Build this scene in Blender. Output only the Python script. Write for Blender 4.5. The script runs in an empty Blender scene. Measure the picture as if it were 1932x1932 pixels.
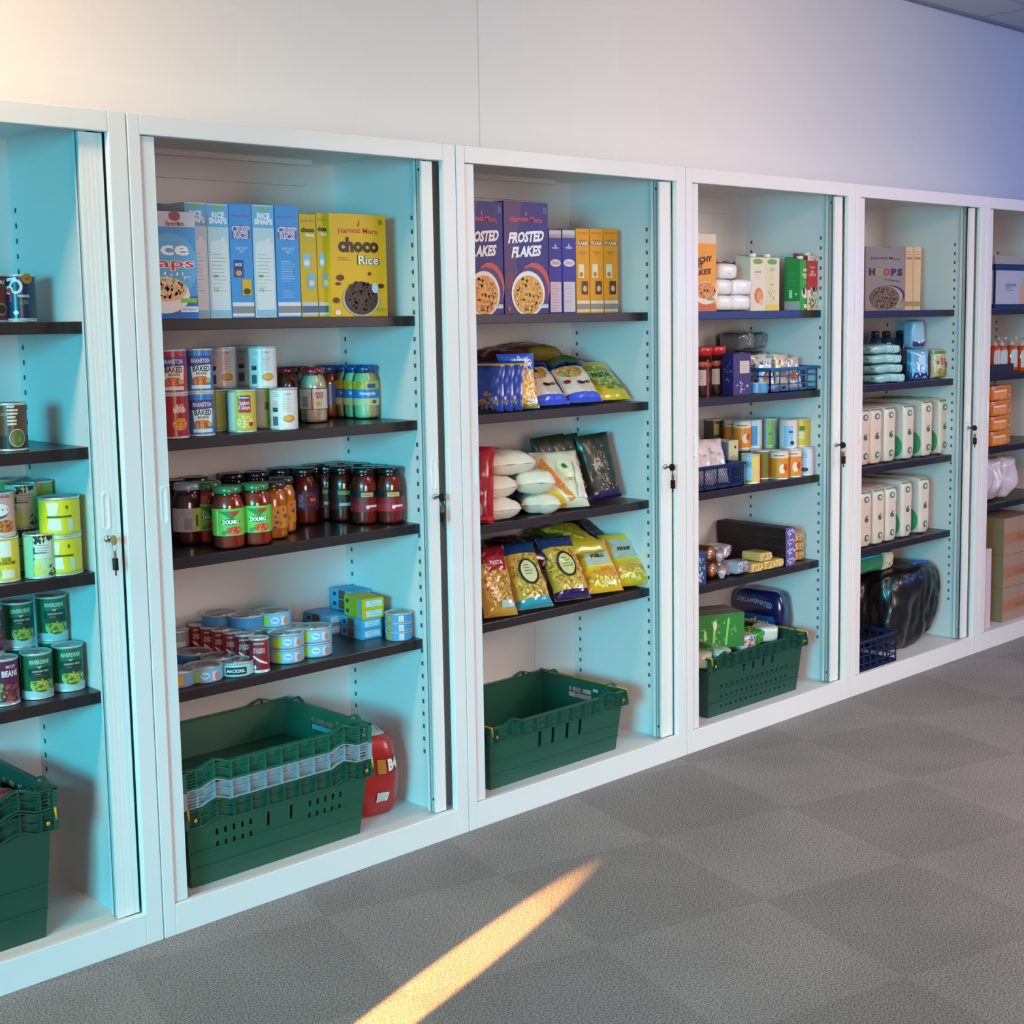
import bpy, bmesh, math, random
from mathutils import Vector, Matrix, Euler, noise
# ---------------------------------------------------------------- camera, light, exposure
S = bpy.context.scene
COL = S.collection
CP = Vector((-1.6441, -2.9969, 1.4939)); CR = (1.4560, 0.0153, -0.7713); CF = 2660.5; CX = 995.8; CY = 906.9
cam_d = bpy.data.cameras.new('camera'); cam = bpy.data.objects.new('camera', cam_d); COL.objects.link(cam)
cam.location = CP; cam.rotation_euler = CR
cam_d.sensor_width = 36; cam_d.sensor_fit = 'HORIZONTAL'; cam_d.lens = CF * 36 / 1932
cam_d.shift_x = -(CX - 966) / 1932; cam_d.shift_y = (CY - 966) / 1932
S.camera = cam
W = bpy.data.worlds.new('world'); S.world = W; W.use_nodes = True
bg = W.node_tree.nodes['Background']; bg.inputs[0].default_value = (0.86, 0.62, 0.56, 1); bg.inputs[1].default_value = 0.05
def area(name, loc, target, sx, sy, power, col, spread=180):
    d = bpy.data.lights.new(name, 'AREA'); d.shape = 'RECTANGLE'; d.size = sx; d.size_y = sy
    d.energy = power; d.color = col; d.spread = math.radians(spread)
    o = bpy.data.objects.new(name, d); COL.objects.link(o); o.location = loc
    o.rotation_euler = (Vector(target) - Vector(loc)).to_track_quat('-Z', 'Y').to_euler(); return o
area('window_daylight', (-4.6, -3.1, 1.7), (1.9, 0.3, -0.2), 1.5, 1.1, 58, (0.02, 0.59, 0.76), 60)
area('window_blue_far', (8.6, -4.6, 1.8), (5.0, 0.4, 1.5), 1.8, 0.6, 58, (0.03, 0.20, 1.0))
area('blue_fill_side', (6.6, -1.2, 2.5), (5.6, 0.4, 2.1), 1.0, 0.5, 8, (0.16, 0.30, 1.0))  # unseen blue fill added to tint the right end of the wall
area('ceiling_lamp_near', (-1.7, -0.35, 2.85), (-1.7, 0.3, 1.6), 2.8, 0.5, 80, (1.0, 0.64, 0.38))
area('ceiling_lamp_mid', (2.6, -0.35, 2.85), (2.5, 0.3, 1.6), 0.8, 0.5, 2.6, (1.0, 0.66, 0.40))
area('warm_fill_right', (4.2, -3.8, 2.2), (2.2, 0.0, 0.1), 1.8, 1.0, 32, (1.0, 0.79, 0.70), 100)  # unseen warm fill added for the cabinet fronts and back panels
area('warm_fill_behind', (-1.2, -4.6, 1.2), (2.6, 0.2, 0.2), 1.6, 1.2, 23, (1.0, 0.70, 0.60), 90)  # unseen fill added behind the camera to warm the frames
area('ceiling_lamp_room', (1.6, -2.6, 2.8), (3.6, -0.1, 0.2), 2.0, 0.8, 26, (1.0, 0.75, 0.65), 110)
# low evening sunbeam through a gap in the blind, raking across the carpet
sb = bpy.data.lights.new('sunbeam', 'SPOT'); sb.color = (1.0, 0.46, 0.13); sb.energy = 26000
sbo = bpy.data.objects.new('sunbeam', sb); COL.objects.link(sbo)
S.view_settings.view_transform = 'Standard'; S.view_settings.look = 'None'
S.view_settings.gamma = 1; S.view_settings.use_curve_mapping = False; S.view_settings.exposure = 0.0
# ---------------------------------------------------------------- rays of the surveyed view (used to place things on real surfaces)
RM = Euler(CR).to_matrix()
def ray(u, v): return RM @ Vector(((u - CX) / CF, -(v - CY) / CF, -1.0))
def hy(u, v, Y):
    d = ray(u, v); return CP + d * ((Y - CP.y) / d.y)
def hz(u, v, Z):
    d = ray(u, v); return CP + d * ((Z - CP.z) / d.z)
def on_shelf(u, v, z, r):                         # centre of a round base whose nearest point shows at (u, v)
    q = hz(u, v, z); d = Vector((q.x - CP.x, q.y - CP.y, 0)).normalized()
    return Vector((q.x, q.y, z)) + d * r
def facing(p, off=0):                             # rotation that turns a front (-y) towards the viewer's side of the room
    return math.atan2(p.x - CP.x, p.y - CP.y) * -1 + math.radians(off)
_b = (Vector((.55, -.585, 0)) - Vector((1.02, -.445, 0))).normalized()
_c = Vector((1.02, -.445, 0)) + _b * .80; _dir = Vector((_b.x, _b.y, 0))
sbo.location = _c + _dir * 5.0 + Vector((0, 0, 1.25))
_t = (_c - sbo.location)
sbo.rotation_euler = _t.to_track_quat('-Z', 'Y').to_euler()
_L = _t.length; _sin = 1.25 / _L
sb.spot_size = 2 * math.atan(.068 / _L); sb.spot_blend = .55; sb.shadow_soft_size = 0.004
sbo.scale = (1, .80 * _sin / .068, 1)
# ---------------------------------------------------------------- materials
def lin(h):
    if isinstance(h, tuple): return h
    c = [int(h[i:i + 2], 16) / 255 for i in (0, 2, 4)]
    return tuple((x / 12.92 if x <= .04045 else ((x + .055) / 1.055) ** 2.4) for x in c)
_m = {}
def mat(h, rough=.5, metal=0.0, coat=0.0, alpha=None, bump=0, bscale=80, nm=None):
    k = (h, rough, metal, coat, alpha, bump, bscale)
    if k in _m: return _m[k]
    m = bpy.data.materials.new(nm or ('paint_' + str(h))); m.use_nodes = True; n = m.node_tree.nodes; b = n['Principled BSDF']
    b.inputs['Base Color'].default_value = (*lin(h), 1); b.inputs['Roughness'].default_value = rough
    b.inputs['Metallic'].default_value = metal; b.inputs['Coat Weight'].default_value = coat; b.inputs['Coat Roughness'].default_value = .12
    if bump:
        t = n.new('ShaderNodeTexNoise'); t.inputs['Scale'].default_value = bscale; t.inputs['Detail'].default_value = 3
        q = n.new('ShaderNodeTexCoord'); m.node_tree.links.new(q.outputs['Object'], t.inputs['Vector'])
        bp = n.new('ShaderNodeBump'); bp.inputs['Strength'].default_value = bump; bp.inputs['Distance'].default_value = .004
        m.node_tree.links.new(t.outputs[0], bp.inputs['Height']); m.node_tree.links.new(bp.outputs[0], b.inputs['Normal'])
    _m[k] = m; return m
def glass_mat():
    if 'glass' in _m: return _m['glass']
    m = bpy.data.materials.new('clear_glass'); m.use_nodes = True; n = m.node_tree.nodes; n.clear(); L = m.node_tree.links
    o = n.new('ShaderNodeOutputMaterial'); mx = n.new('ShaderNodeMixShader'); t = n.new('ShaderNodeBsdfTransparent'); g = n.new('ShaderNodeBsdfGlossy')
    t.inputs[0].default_value = (.95, .97, .96, 1); g.inputs['Roughness'].default_value = .06
    f = n.new('ShaderNodeFresnel'); f.inputs[0].default_value = 1.5
    L.new(f.outputs[0], mx.inputs[0]); L.new(t.outputs[0], mx.inputs[1]); L.new(g.outputs[0], mx.inputs[2]); L.new(mx.outputs[0], o.inputs[0])
    _m['glass'] = m; return m
def film_mat():
    if 'film' in _m: return _m['film']
    m = bpy.data.materials.new('clear_film'); m.use_nodes = True; n = m.node_tree.nodes; n.clear(); L = m.node_tree.links
    o = n.new('ShaderNodeOutputMaterial'); mx = n.new('ShaderNodeMixShader'); t = n.new('ShaderNodeBsdfTransparent'); g = n.new('ShaderNodeBsdfGlossy')
    t.inputs[0].default_value = (.9, .92, .92, 1); g.inputs['Roughness'].default_value = .15; mx.inputs[0].default_value = .3
    L.new(t.outputs[0], mx.inputs[1]); L.new(g.outputs[0], mx.inputs[2]); L.new(mx.outputs[0], o.inputs[0])
    _m['film'] = m; return m
# ---------------------------------------------------------------- text cache
_txt = {}
def text_mesh(s, bold=0.0):
    k = (s, bold)
    if k in _txt: return _txt[k]
    c = bpy.data.curves.new('t', 'FONT'); c.body = s; c.resolution_u = 2; c.offset = bold; c.space_line = .8; c.align_x = 'CENTER'
    o = bpy.data.objects.new('t', c); COL.objects.link(o); bpy.context.view_layer.update()
    me = o.evaluated_get(bpy.context.evaluated_depsgraph_get()).to_mesh()
    vs = [(v.co.x, v.co.y) for v in me.vertices]; fs = [tuple(p.vertices) for p in me.polygons]
    x0 = min(v[0] for v in vs); x1 = max(v[0] for v in vs); y0 = min(v[1] for v in vs); y1 = max(v[1] for v in vs)
    vs = [((v[0] - x0) / (x1 - x0) - .5, (v[1] - y0) / (y1 - y0) - .5) for v in vs]
    o.evaluated_get(bpy.context.evaluated_depsgraph_get()).to_mesh_clear()
    bpy.data.objects.remove(o); bpy.data.curves.remove(c)
    _txt[k] = (vs, fs); return _txt[k]
# art ops in metres on a face: x from the centre, y from the bottom
def R(x, y, w, h, c): return ('R', x, y, w, h, c)            # centre x, bottom y
def El(x, y, rx, ry, c): return ('E', x, y, rx, ry, c)
def T(s, x, y, w, h, c, bold=.02, rot=0, shear=0, arc=0): return ('T', s, x, y, w, h, c, bold, rot, shear, arc)
def Sc(x, y, rx, ry, n, c, s): return ('S', x, y, rx, ry, n, c, s)
def Pg(pts, c): return ('P', pts, c)
def Ln(x, y, w, n, dy, c, t=.0012): return ('L', x, y, w, n, dy, c, t)   # lines of fine print
class MB:
    def __init__(s): s.v = []; s.f = []; s.m = []; s.mats = []; s.sm = []
    def mi(s, m):
        if m not in s.mats: s.mats.append(m)
        return s.mats.index(m)
    def add(s, vs, fs, m, smooth=False, M=None):
        b = len(s.v); s.v += [tuple(M @ Vector(q)) for q in vs] if M else [tuple(q) for q in vs]
        k = s.mi(m)
        for f in fs: s.f.append(tuple(i + b for i in f)); s.m.append(k); s.sm.append(smooth)
        return s
    def box(s, x0, x1, y0, y1, z0, z1, m, M=None):
        v = [(x0, y0, z0), (x1, y0, z0), (x1, y1, z0), (x0, y1, z0), (x0, y0, z1), (x1, y0, z1), (x1, y1, z1), (x0, y1, z1)]
        return s.add(v, [(0, 3, 2, 1), (4, 5, 6, 7), (0, 1, 5, 4), (1, 2, 6, 5), (2, 3, 7, 6), (3, 0, 4, 7)], m, False, M)
    def lathe(s, prof, m, seg=28, cx=0, cy=0, smooth=True, M=None, caps=True):
        v = []; f = []
        for r, z in prof:
            for i in range(seg):
                a = 2 * math.pi * i / seg; v.append((cx + r * math.cos(a), cy + r * math.sin(a), z))
        for j in range(len(prof) - 1):
            for i in range(seg):
                k = (i + 1) % seg; f.append((j * seg + i, j * seg + k, (j + 1) * seg + k, (j + 1) * seg + i))
        if caps:
            f.append(tuple(range(seg))[::-1]); f.append(tuple(range((len(prof) - 1) * seg, len(prof) * seg)))
        return s.add(v, f, m, smooth, M)
    def tube(s, pts, r, m, seg=8):
        v = []; f = []; n = len(pts); pts = [Vector(p) for p in pts]
        for j, p in enumerate(pts):
            d = (pts[min(j + 1, n - 1)] - pts[max(j - 1, 0)]).normalized()
            a = d.orthogonal().normalized() if j == 0 else (a - d * a.dot(d)).normalized(); b = d.cross(a)
            for i in range(seg):
                t = 2 * math.pi * i / seg; v.append(p + (a * math.cos(t) + b * math.sin(t)) * r)
        for j in range(n - 1):
            for i in range(seg):
                k = (i + 1) % seg; f.append((j * seg + i, j * seg + k, (j + 1) * seg + k, (j + 1) * seg + i))
        f.append(tuple(range(seg))[::-1]); f.append(tuple(range((n - 1) * seg, n * seg)))
        return s.add(v, f, m, True)
    def art(s, ops, surf, step=None, rough=.45, coat=.15, seed=1, eps=.00016):
        rnd = random.Random(seed)
        for k, op in enumerate(ops):
            off = (k + 2) * eps; P = []; F = []
            def ell(x, y, rx, ry, n=20, rot=0):
                b = len(P); P.append((x, y)); c, sn = math.cos(rot), math.sin(rot)
                rings = 2 if step else 1
                for q in range(1, rings + 1):
                    for i in range(n):
                        a = 2 * math.pi * i / n; ex = rx * q / rings * math.cos(a); ey = ry * q / rings * math.sin(a)
                        P.append((x + ex * c - ey * sn, y + ex * sn + ey * c))
                for i in range(n): F.append((b, b + 1 + i, b + 1 + (i + 1) % n))
                for q in range(1, rings):
                    for i in range(n):
                        j = (i + 1) % n; F.append((b + 1 + (q - 1) * n + i, b + 1 + q * n + i, b + 1 + q * n + j, b + 1 + (q - 1) * n + j))
            def rect(x, y, w, h):
                nx = max(1, math.ceil(w / step)) if step else 1; ny = max(1, math.ceil(h / step)) if step else 1; b = len(P)
                for j in range(ny + 1):
                    for i in range(nx + 1): P.append((x - w / 2 + w * i / nx, y + h * j / ny))
                for j in range(ny):
                    for i in range(nx):
                        q = b + j * (nx + 1) + i; F.append((q, q + 1, q + nx + 2, q + nx + 1))
            t = op[0]
            if t == 'R': rect(*op[1:5]); c = op[5]
            elif t == 'E': ell(*op[1:5], n=24); c = op[5]
            elif t == 'S':
                _, x, y, rx, ry, n, c, z = op
                for _i in range(n):
                    a = rnd.uniform(0, 6.283); q = math.sqrt(rnd.random())
                    ell(x + rx * q * math.cos(a), y + ry * q * math.sin(a), z * rnd.uniform(.6, 1.2), z * rnd.uniform(.35, .8), 6, rnd.uniform(0, 3))
            elif t == 'P':
                P += op[1]; F.append(tuple(range(len(op[1])))); c = op[2]
            elif t == 'L':
                _, x, y, w, n, dy, c, th = op
                for i in range(n): ww = w * rnd.uniform(.6, 1); rect(x - (w - ww) / 2, y - i * dy, ww, th)
            else:
                _, st, x, y, w, h, c, bold, rot, shear, arc = op
                vs, fs = text_mesh(st, bold); cr, sr = math.cos(rot), math.sin(rot)
                for (a, b_) in vs:
                    px = a * w + shear * b_ * h; py = b_ * h + arc * (1 - 4 * a * a)
                    P.append((x + px * cr - py * sr, y + px * sr + py * cr))
                F += fs
            if step and t in 'PT':
                bm = bmesh.new(); bv = [bm.verts.new((q[0], q[1], 0)) for q in P]
                for f_ in F:
                    try: bm.faces.new([bv[i] for i in f_])
                    except ValueError: pass
                bmesh.ops.triangulate(bm, faces=bm.faces[:])
                for _q in range(5):
                    el = [e for e in bm.edges if e.calc_length() > step * 1.2]
                    if not el: break
                    bmesh.ops.subdivide_edges(bm, edges=el, cuts=1); bmesh.ops.triangulate(bm, faces=bm.faces[:])
                bm.verts.index_update(); P = [(v_.co.x, v_.co.y) for v_ in bm.verts]; F = [tuple(v_.index for v_ in f_.verts) for f_ in bm.faces]; bm.free()
            mm = c if isinstance(c, bpy.types.Material) else mat(c, rough, 0, coat)
            s.add([surf(px, py, off) for px, py in P], F, mm)
        return s
    def mesh(s, name):
        me = bpy.data.meshes.new(name); me.from_pydata(s.v, [], s.f)
        for m in s.mats: me.materials.append(m)
        me.polygons.foreach_set('material_index', s.m); me.polygons.foreach_set('use_smooth', s.sm); me.update(); return me
def link(name, me, parent=None, loc=None, rot=None):
    o = bpy.data.objects.new(name, me); COL.objects.link(o)
    if parent: o.parent = parent
    if loc is not None: o.location = loc
    if rot is not None: o.rotation_euler = rot
    return o
def tag(o, label, cat, group=None):
    o['label'] = label; o['category'] = cat
    if group: o['group'] = group
    return o
def part(name, mb, parent, label=None, bevel=0):
    o = link(name, mb.mesh(name), parent)
    if label: o['label'] = label
    if bevel:
        b = o.modifiers.new('bevel', 'BEVEL'); b.width = bevel; b.segments = 2; b.limit_method = 'ANGLE'
    return o
def structure(name, mb):
    o = link(name, mb.mesh(name)); o['kind'] = 'structure'; return o
def flat(w2=None, y=0.0):                          # a front face looking to -y at depth y
    return lambda x, z, off: (x, y - off, z)
def side(x0, y0): return lambda a, z, off: (x0 - off, y0 - a, z)          # a face looking to -x
def cyl(r): return lambda x, z, off: ((r + off) * math.sin(x / r), -(r + off) * math.cos(x / r), z)
# a thing made of cached part meshes
_pr = {}
def spawn(key, make, name, loc, rz=0, label='', cat='', group=None, rot=None):
    if key not in _pr: _pr[key] = make()
    pr = _pr[key]; r = rot if rot is not None else (0, 0, rz)
    if len(pr) == 1:
        o = link(name, pr[0][1], None, loc, r)
    else:
        o = link(name, None, None, loc, r); o.empty_display_size = .05
        for nm, me in pr: link(nm, me, o)
    return tag(o, label, cat, group)
# ---------------------------------------------------------------- the room
CEIL = 2.886; WY = 0.475
def wall_mat():
    m = bpy.data.materials.new('painted_blockwork'); m.use_nodes = True; n = m.node_tree.nodes; L = m.node_tree.links; b = n['Principled BSDF']
    b.inputs['Roughness'].default_value = .55
    tc = n.new('ShaderNodeTexCoord'); mp = n.new('ShaderNodeMapping'); mp.inputs['Rotation'].default_value = (math.pi / 2, 0, 0)
    L.new(tc.outputs['Object'], mp.inputs[0])
    br = n.new('ShaderNodeTexBrick'); br.offset = .5; br.inputs['Scale'].default_value = 1
    br.inputs['Brick Width'].default_value = .45; br.inputs['Row Height'].default_value = .225; br.inputs['Mortar Size'].default_value = .006
    br.inputs['Mortar Smooth'].default_value = .6; mp.inputs['Location'].default_value = (.06, .107, 0)
    L.new(mp.outputs[0], br.inputs['Vector'])
    br.inputs['Color1'].default_value = (.80, .80, .79, 1); br.inputs['Color2'].default_value = (.79, .79, .78, 1); br.inputs['Mortar'].default_value = (.80, .80, .79, 1)
    nz = n.new('ShaderNodeTexNoise'); nz.inputs['Scale'].default_value = 60; nz.inputs['Detail'].default_value = 4; L.new(tc.outputs['Object'], nz.inputs['Vector'])
    b1 = n.new('ShaderNodeBump'); b1.inputs['Strength'].default_value = .09; b1.inputs['Distance'].default_value = .003; b1.invert = True
    b2 = n.new('ShaderNodeBump'); b2.inputs['Strength'].default_value = .12; b2.inputs['Distance'].default_value = .004
    L.new(br.outputs['Fac'], b1.inputs['Height']); L.new(nz.outputs[0], b2.inputs['Height']); L.new(b1.outputs[0], b2.inputs['Normal'])
    L.new(br.outputs['Color'], b.inputs['Base Color']); L.new(b2.outputs[0], b.inputs['Normal']); return m
def carpet_mat():
    m = bpy.data.materials.new('grey_carpet_tiles'); m.use_nodes = True; n = m.node_tree.nodes; L = m.node_tree.links; b = n['Principled BSDF']
    b.inputs['Roughness'].default_value = .95; b.inputs['Specular IOR Level'].default_value = .1
    tc = n.new('ShaderNodeTexCoord'); mp = n.new('ShaderNodeMapping')
    mp.vector_type = 'POINT'; a = math.radians(14.5); mp.inputs['Rotation'].default_value = (0, 0, a)
    X, Y = 2.289, -.68; mp.inputs['Location'].default_value = (-(X * math.cos(a) - Y * math.sin(a)), -(X * math.sin(a) + Y * math.cos(a)), .1)
    L.new(tc.outputs['Object'], mp.inputs[0])
    ch = n.new('ShaderNodeTexChecker'); ch.inputs['Scale'].default_value = 2.0
    ch.inputs['Color1'].default_value = (.262, .250, .248, 1); ch.inputs['Color2'].default_value = (.232, .222, .220, 1)
    L.new(mp.outputs[0], ch.inputs['Vector'])
    nz = n.new('ShaderNodeTexNoise'); nz.inputs['Scale'].default_value = 230; nz.inputs['Detail'].default_value = 2; nz.inputs['Roughness'].default_value = .6; L.new(tc.outputs['Object'], nz.inputs['Vector'])
    n2 = n.new('ShaderNodeTexNoise'); n2.inputs['Scale'].default_value = 2.2; n2.inputs['Detail'].default_value = 3; L.new(tc.outputs['Object'], n2.inputs['Vector'])
    r1 = n.new('ShaderNodeMapRange'); r1.inputs[1].default_value = .36; r1.inputs[2].default_value = .64; r1.inputs[3].default_value = .45; r1.inputs[4].default_value = 1.55; L.new(nz.outputs[0], r1.inputs[0])
    r2 = n.new('ShaderNodeMapRange'); r2.inputs[1].default_value = .3; r2.inputs[2].default_value = .7; r2.inputs[3].default_value = .90; r2.inputs[4].default_value = 1.10; L.new(n2.outputs[0], r2.inputs[0])
    mu = n.new('ShaderNodeMath'); mu.operation = 'MULTIPLY'; L.new(r1.outputs[0], mu.inputs[0]); L.new(r2.outputs[0], mu.inputs[1])
    vm = n.new('ShaderNodeVectorMath'); vm.operation = 'SCALE'; L.new(ch.outputs['Color'], vm.inputs[0]); L.new(mu.outputs[0], vm.inputs['Scale'])
    L.new(vm.outputs[0], b.inputs['Base Color'])
    bp = n.new('ShaderNodeBump'); bp.inputs['Strength'].default_value = .06; bp.inputs['Distance'].default_value = .003; L.new(nz.outputs[0], bp.inputs['Height']); L.new(bp.outputs[0], b.inputs['Normal'])
    return m
X0, X1, Y0 = -5.0, 10.0, -6.0
structure('floor', MB().box(X0, X1, Y0, WY + .2, -.06, 0, carpet_mat()))
wm = wall_mat()
wb = MB().box(X0, 1.5235, WY, WY + .2, 0, CEIL, wm).box(1.5275, X1, WY, WY + .2, 0, CEIL, wm)
wb.box(1.52, 1.531, WY + .0015, WY + .19, 0, CEIL, mat('c9c3b8', .8))
structure('wall_back', wb)
ce = MB().box(X0, X1, Y0, WY + .2, CEIL, CEIL + .06, mat('cfcfd2', .9, bump=.3, bscale=120))
tee = mat('a9abb2', .6)
for i in range(-8, 17): x = 4.745 + i * .6; ce.box(x - .007, x + .007, Y0, WY, CEIL - .0016, CEIL + .001, tee) if X0 < x < X1 else None
for j in range(0, 11): y = WY - .30 - j * .6; ce.box(X0, X1, y - .007, y + .007, CEIL - .0012, CEIL + .001, tee)
structure('ceiling', ce)
structure('trim_1', MB().box(X0, X1, WY - .022, WY - .001, CEIL - .010, CEIL - .0005, mat('8f9198', .6)))
# ---------------------------------------------------------------- cabinets
WHITE = mat('e8e8e7', .38, coat=.1, nm='white_enamel'); INNER_SHADED = mat('dcdede', .45, nm='white_enamel_shaded'); DARK = mat('14181c', .6); SHELF = mat('221b1d', .42, nm='dark_shelf_enamel', coat=.25)  # one enamel in two tones: inside copy darkened for shade, frame copy lighter
SLOT = mat('4a5860', .7); STEEL = mat('b8bcc0', .3, 1.0)
shelf_z = {0: (1.502, 1.208, .909, .619), 1: (1.505, 1.21, .913, .576), 2: (1.507, 1.211, .88, .58), 3: (1.507, 1.206, .878, .545), 4: (1.502, 1.207, .877, .546), 5: (1.505, 1.209, .88, .62)}
BACK = .455
def pill(mb, cx, y, z0, z1, hw, m, depth=.004, inset=None):
    n = 10; pts = [(cx + hw * math.cos(math.pi * i / n), z1 - hw + hw * math.sin(math.pi * i / n)) for i in range(n + 1)]
    pts += [(cx - hw * math.cos(math.pi * i / n), z0 + hw - hw * math.sin(math.pi * i / n)) for i in range(n + 1)]
    k = len(pts); v = [(a, y, b) for a, b in pts] + [(a, y - depth, b) for a, b in pts]
    f = [(i, (i + 1) % k, k + (i + 1) % k, k + i) for i in range(k)]
    if inset:
        q = [(cx + (a - cx) * .62, (b - (z0 + z1) / 2) * (1 - (hw * .38) / ((z1 - z0) / 2)) + (z0 + z1) / 2) for a, b in pts]
        v += [(a, y - depth, b) for a, b in q] + [(a, y - depth * .1, b) for a, b in q]
        f += [(k + i, k + (i + 1) % k, 2 * k + (i + 1) % k, 2 * k + i) for i in range(k)] + [(2 * k + i, 2 * k + (i + 1) % k, 3 * k + (i + 1) % k, 3 * k + i) for i in range(k)] + [tuple(range(3 * k, 4 * k))]
    else: f.append(tuple(range(k, 2 * k)))
    mb.add(v, f, m)
ORD = ['leftmost', 'second', 'third', 'fourth', 'fifth', 'rightmost']
CABL = ['leftmost white cabinet, cut off by the picture edge, with tins above a crate stack',
        'second white cabinet from the left, its top shelf holding blue and yellow cereal cartons',
        'third white cabinet from the left, with one empty green crate at its foot',
        'fourth white cabinet from the left, with milk cartons on its top shelf',
        'fifth white cabinet from the left, with a black bin bag at its foot',
        'rightmost white cabinet, cut off by the picture edge, with cardboard boxes at its foot']
def cabinet(i):
    x = float(i - 1); r = link('tambour_cabinet', None, None, (x, 0, 0)); tag(r, CABL[i], 'cabinet', 'row of white tambour cabinets')
    b = MB(); e = .0025
    b.box(e, .012, .02, .465, 0, 1.974, WHITE).box(1 - .012, 1 - e, .02, .465, 0, 1.974, WHITE)      # outer sides
    b.box(.012, .988, .02, .465, 1.955, 1.974, WHITE).box(.012, .988, .02, .465, .001, .07, INNER_SHADED)
    b.box(.012, .988, BACK, .465, .07, 1.955, INNER_SHADED)
    b.box(.92, .935, .065, BACK, .07, 1.955, INNER_SHADED).box(.065, .08, .065, BACK, .07, 1.955, INNER_SHADED)
    b.box(.72, .728, BACK - .0015, BACK, .07, 1.9, INNER_SHADED)
    b.box(.09, .80, BACK - .012, BACK, 1.885, 1.893, INNER_SHADED); b.box(.09, .80, .40, .408, 1.94, 1.955, INNER_SHADED)
    b.box(.899, .92, .05, .065, .075, 1.95, INNER_SHADED).box(.8975, .899, .0505, .053, .075, 1.95, mat('5a6b70', .7))  # thin grey strip stands in for the shaded gap beside the bracket
    for zz in (.11, 1.905):
        b.lathe([(.004, 0), (.004, .0012)], DARK, 8, M=Matrix.Translation((.9065, .0505, zz)) @ Matrix.Rotation(math.pi / 2, 4, 'X'), smooth=False)
    for yy in (.101, .425):
        z = .24
        while z < 1.80:
            if not any(abs(z - q + .012) < .022 for q in shelf_z[i]): b.box(.9188, .92, yy - .004, yy + .004, z - .006, z + .006, SLOT)
            z += .0375
    part('body', b, r)
    f = MB(); f.box(.0015, .033, 0, .02, 0, 1.976, WHITE).box(.953, .9985, 0, .02, 0, 1.976, WHITE)
    f.box(.033, .953, 0, .02, 1.928, 1.976, WHITE).box(.033, .953, 0, .02, 0, .078, WHITE)
    part('frame', f, r, bevel=.002)
    for z in shelf_z[i]:
        s = MB().box(.081, .919, .097, BACK - .002, z - .028, z, SHELF); part('shelf', s, r, bevel=.0015)
    for sd in (0, 1):
        d = MB(); x0, x1 = ((.037, .0725), (.892, (.948, .930, .948, .942, .938, .94)[i]))[sd]
        ys = (.009, .0215)[sd]; d.box(x0, x1, ys, ys + (.03, .008)[sd], .08, 1.926, WHITE)
        k = 5
        for q in range(k): xx = x0 + (x1 - x0) * (q + .5) / k; d.box(xx - .0036, xx + .0036, ys - .0004, ys, .08, 1.926, WHITE)
        o = part('tambour_door', d, r)
        cx = (.056, .912)[sd]; h = MB(); pill(h, cx, ys - .0003, 1.018, 1.108, .0095, mat('eef0f0', .3, coat=.3), .003, inset=True); part('handle', h, o)
        if sd == 0:
            c = MB(); pill(c, cx, ys - .0003, .990, 1.009, .0092, mat('e4e8e8', .3, coat=.3), .002); part('lock_cover', c, o)
        else:
            c = MB().lathe([(.0085, 0), (.0085, .004), (.0065, .006)], STEEL, 16, M=Matrix.Translation((cx, .0205, .998)) @ Matrix.Rotation(math.pi / 2, 4, 'X')); part('lock', c, o, 'round steel lock')
    g = MB().box(.930, .9525, .052, .058, .075, 1.95, DARK).box(.0335, .036, .045, .05, .075, 1.95, DARK); part('gap_shade', g, r, 'black strip standing in for the shade in the gap behind the door edge')  # dark strips painted in for the shade inside the door gaps
    return r
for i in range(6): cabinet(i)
def key(i, fob, txt):
    b = MB(); m = mat('6b6252', .35, .8); bk = mat('15130f', .4)
    M = Matrix.Identity(4)
    if fob:                                   # key stuck in the lock with a dark bow, a second key dangling
        b.box(-.0012, .0012, -.016, 0, -.003, .003, m)
        b.lathe([(.003, -.0018), (.012, -.0018), (.012, .0018), (.003, .0018)], bk, 16, M=Matrix.Translation((0, -.024, 0)) @ Matrix.Rotation(math.pi / 2, 4, 'Y') , smooth=False)
    else:
        b.box(-.0012, .0012, -.016, 0, -.003, .003, m)
        b.lathe([(.003, -.0018), (.012, -.0018), (.012, .0018), (.003, .0018)], mat('b89b62', .3, .7), 16, M=Matrix.Translation((0, -.024, 0)) @ Matrix.Rotation(math.pi / 2, 4, 'Y'), smooth=False)
    me = b
    o = link('key', None, None, (i - 1 + .912, .0135, .998)); tag(o, txt, 'key', 'keys in the cabinet locks')
    part('blade', b, o)
    rg = MB(); pts = [(0, -.026 + .010 * math.sin(t), -.016 + .010 * math.cos(t)) for t in [2 * math.pi * q / 14 for q in range(15)]]
    rg.tube(pts, .0009, STEEL, 6); part('ring', rg, o)
    s = MB(); s.box(-.0015, .0015, -.0315, -.0225, -.046, -.026, mat('b09a6a', .35, .8)); s.box(-.004, .004, -.034, -.020, -.070, -.042, bk); s.box(-.001, .001, -.029, -.025, -.083, -.069, bk)
    part('fob', s, o, 'dark tag hanging from the key')
key(0, False, 'brass key with dark tag hanging in the lock of the leftmost cabinet')
key(1, True, 'black-headed key hanging in the lock of the second cabinet, beside the cereal')
key(2, True, 'black-headed key hanging in the lock of the third cabinet, by the pasta bags')
key(3, True, 'black-headed key in the lock of the fourth cabinet, the one with milk cartons')
key(4, True, 'black-headed key in the lock of the fifth cabinet, beside the nappy packs')
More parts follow.
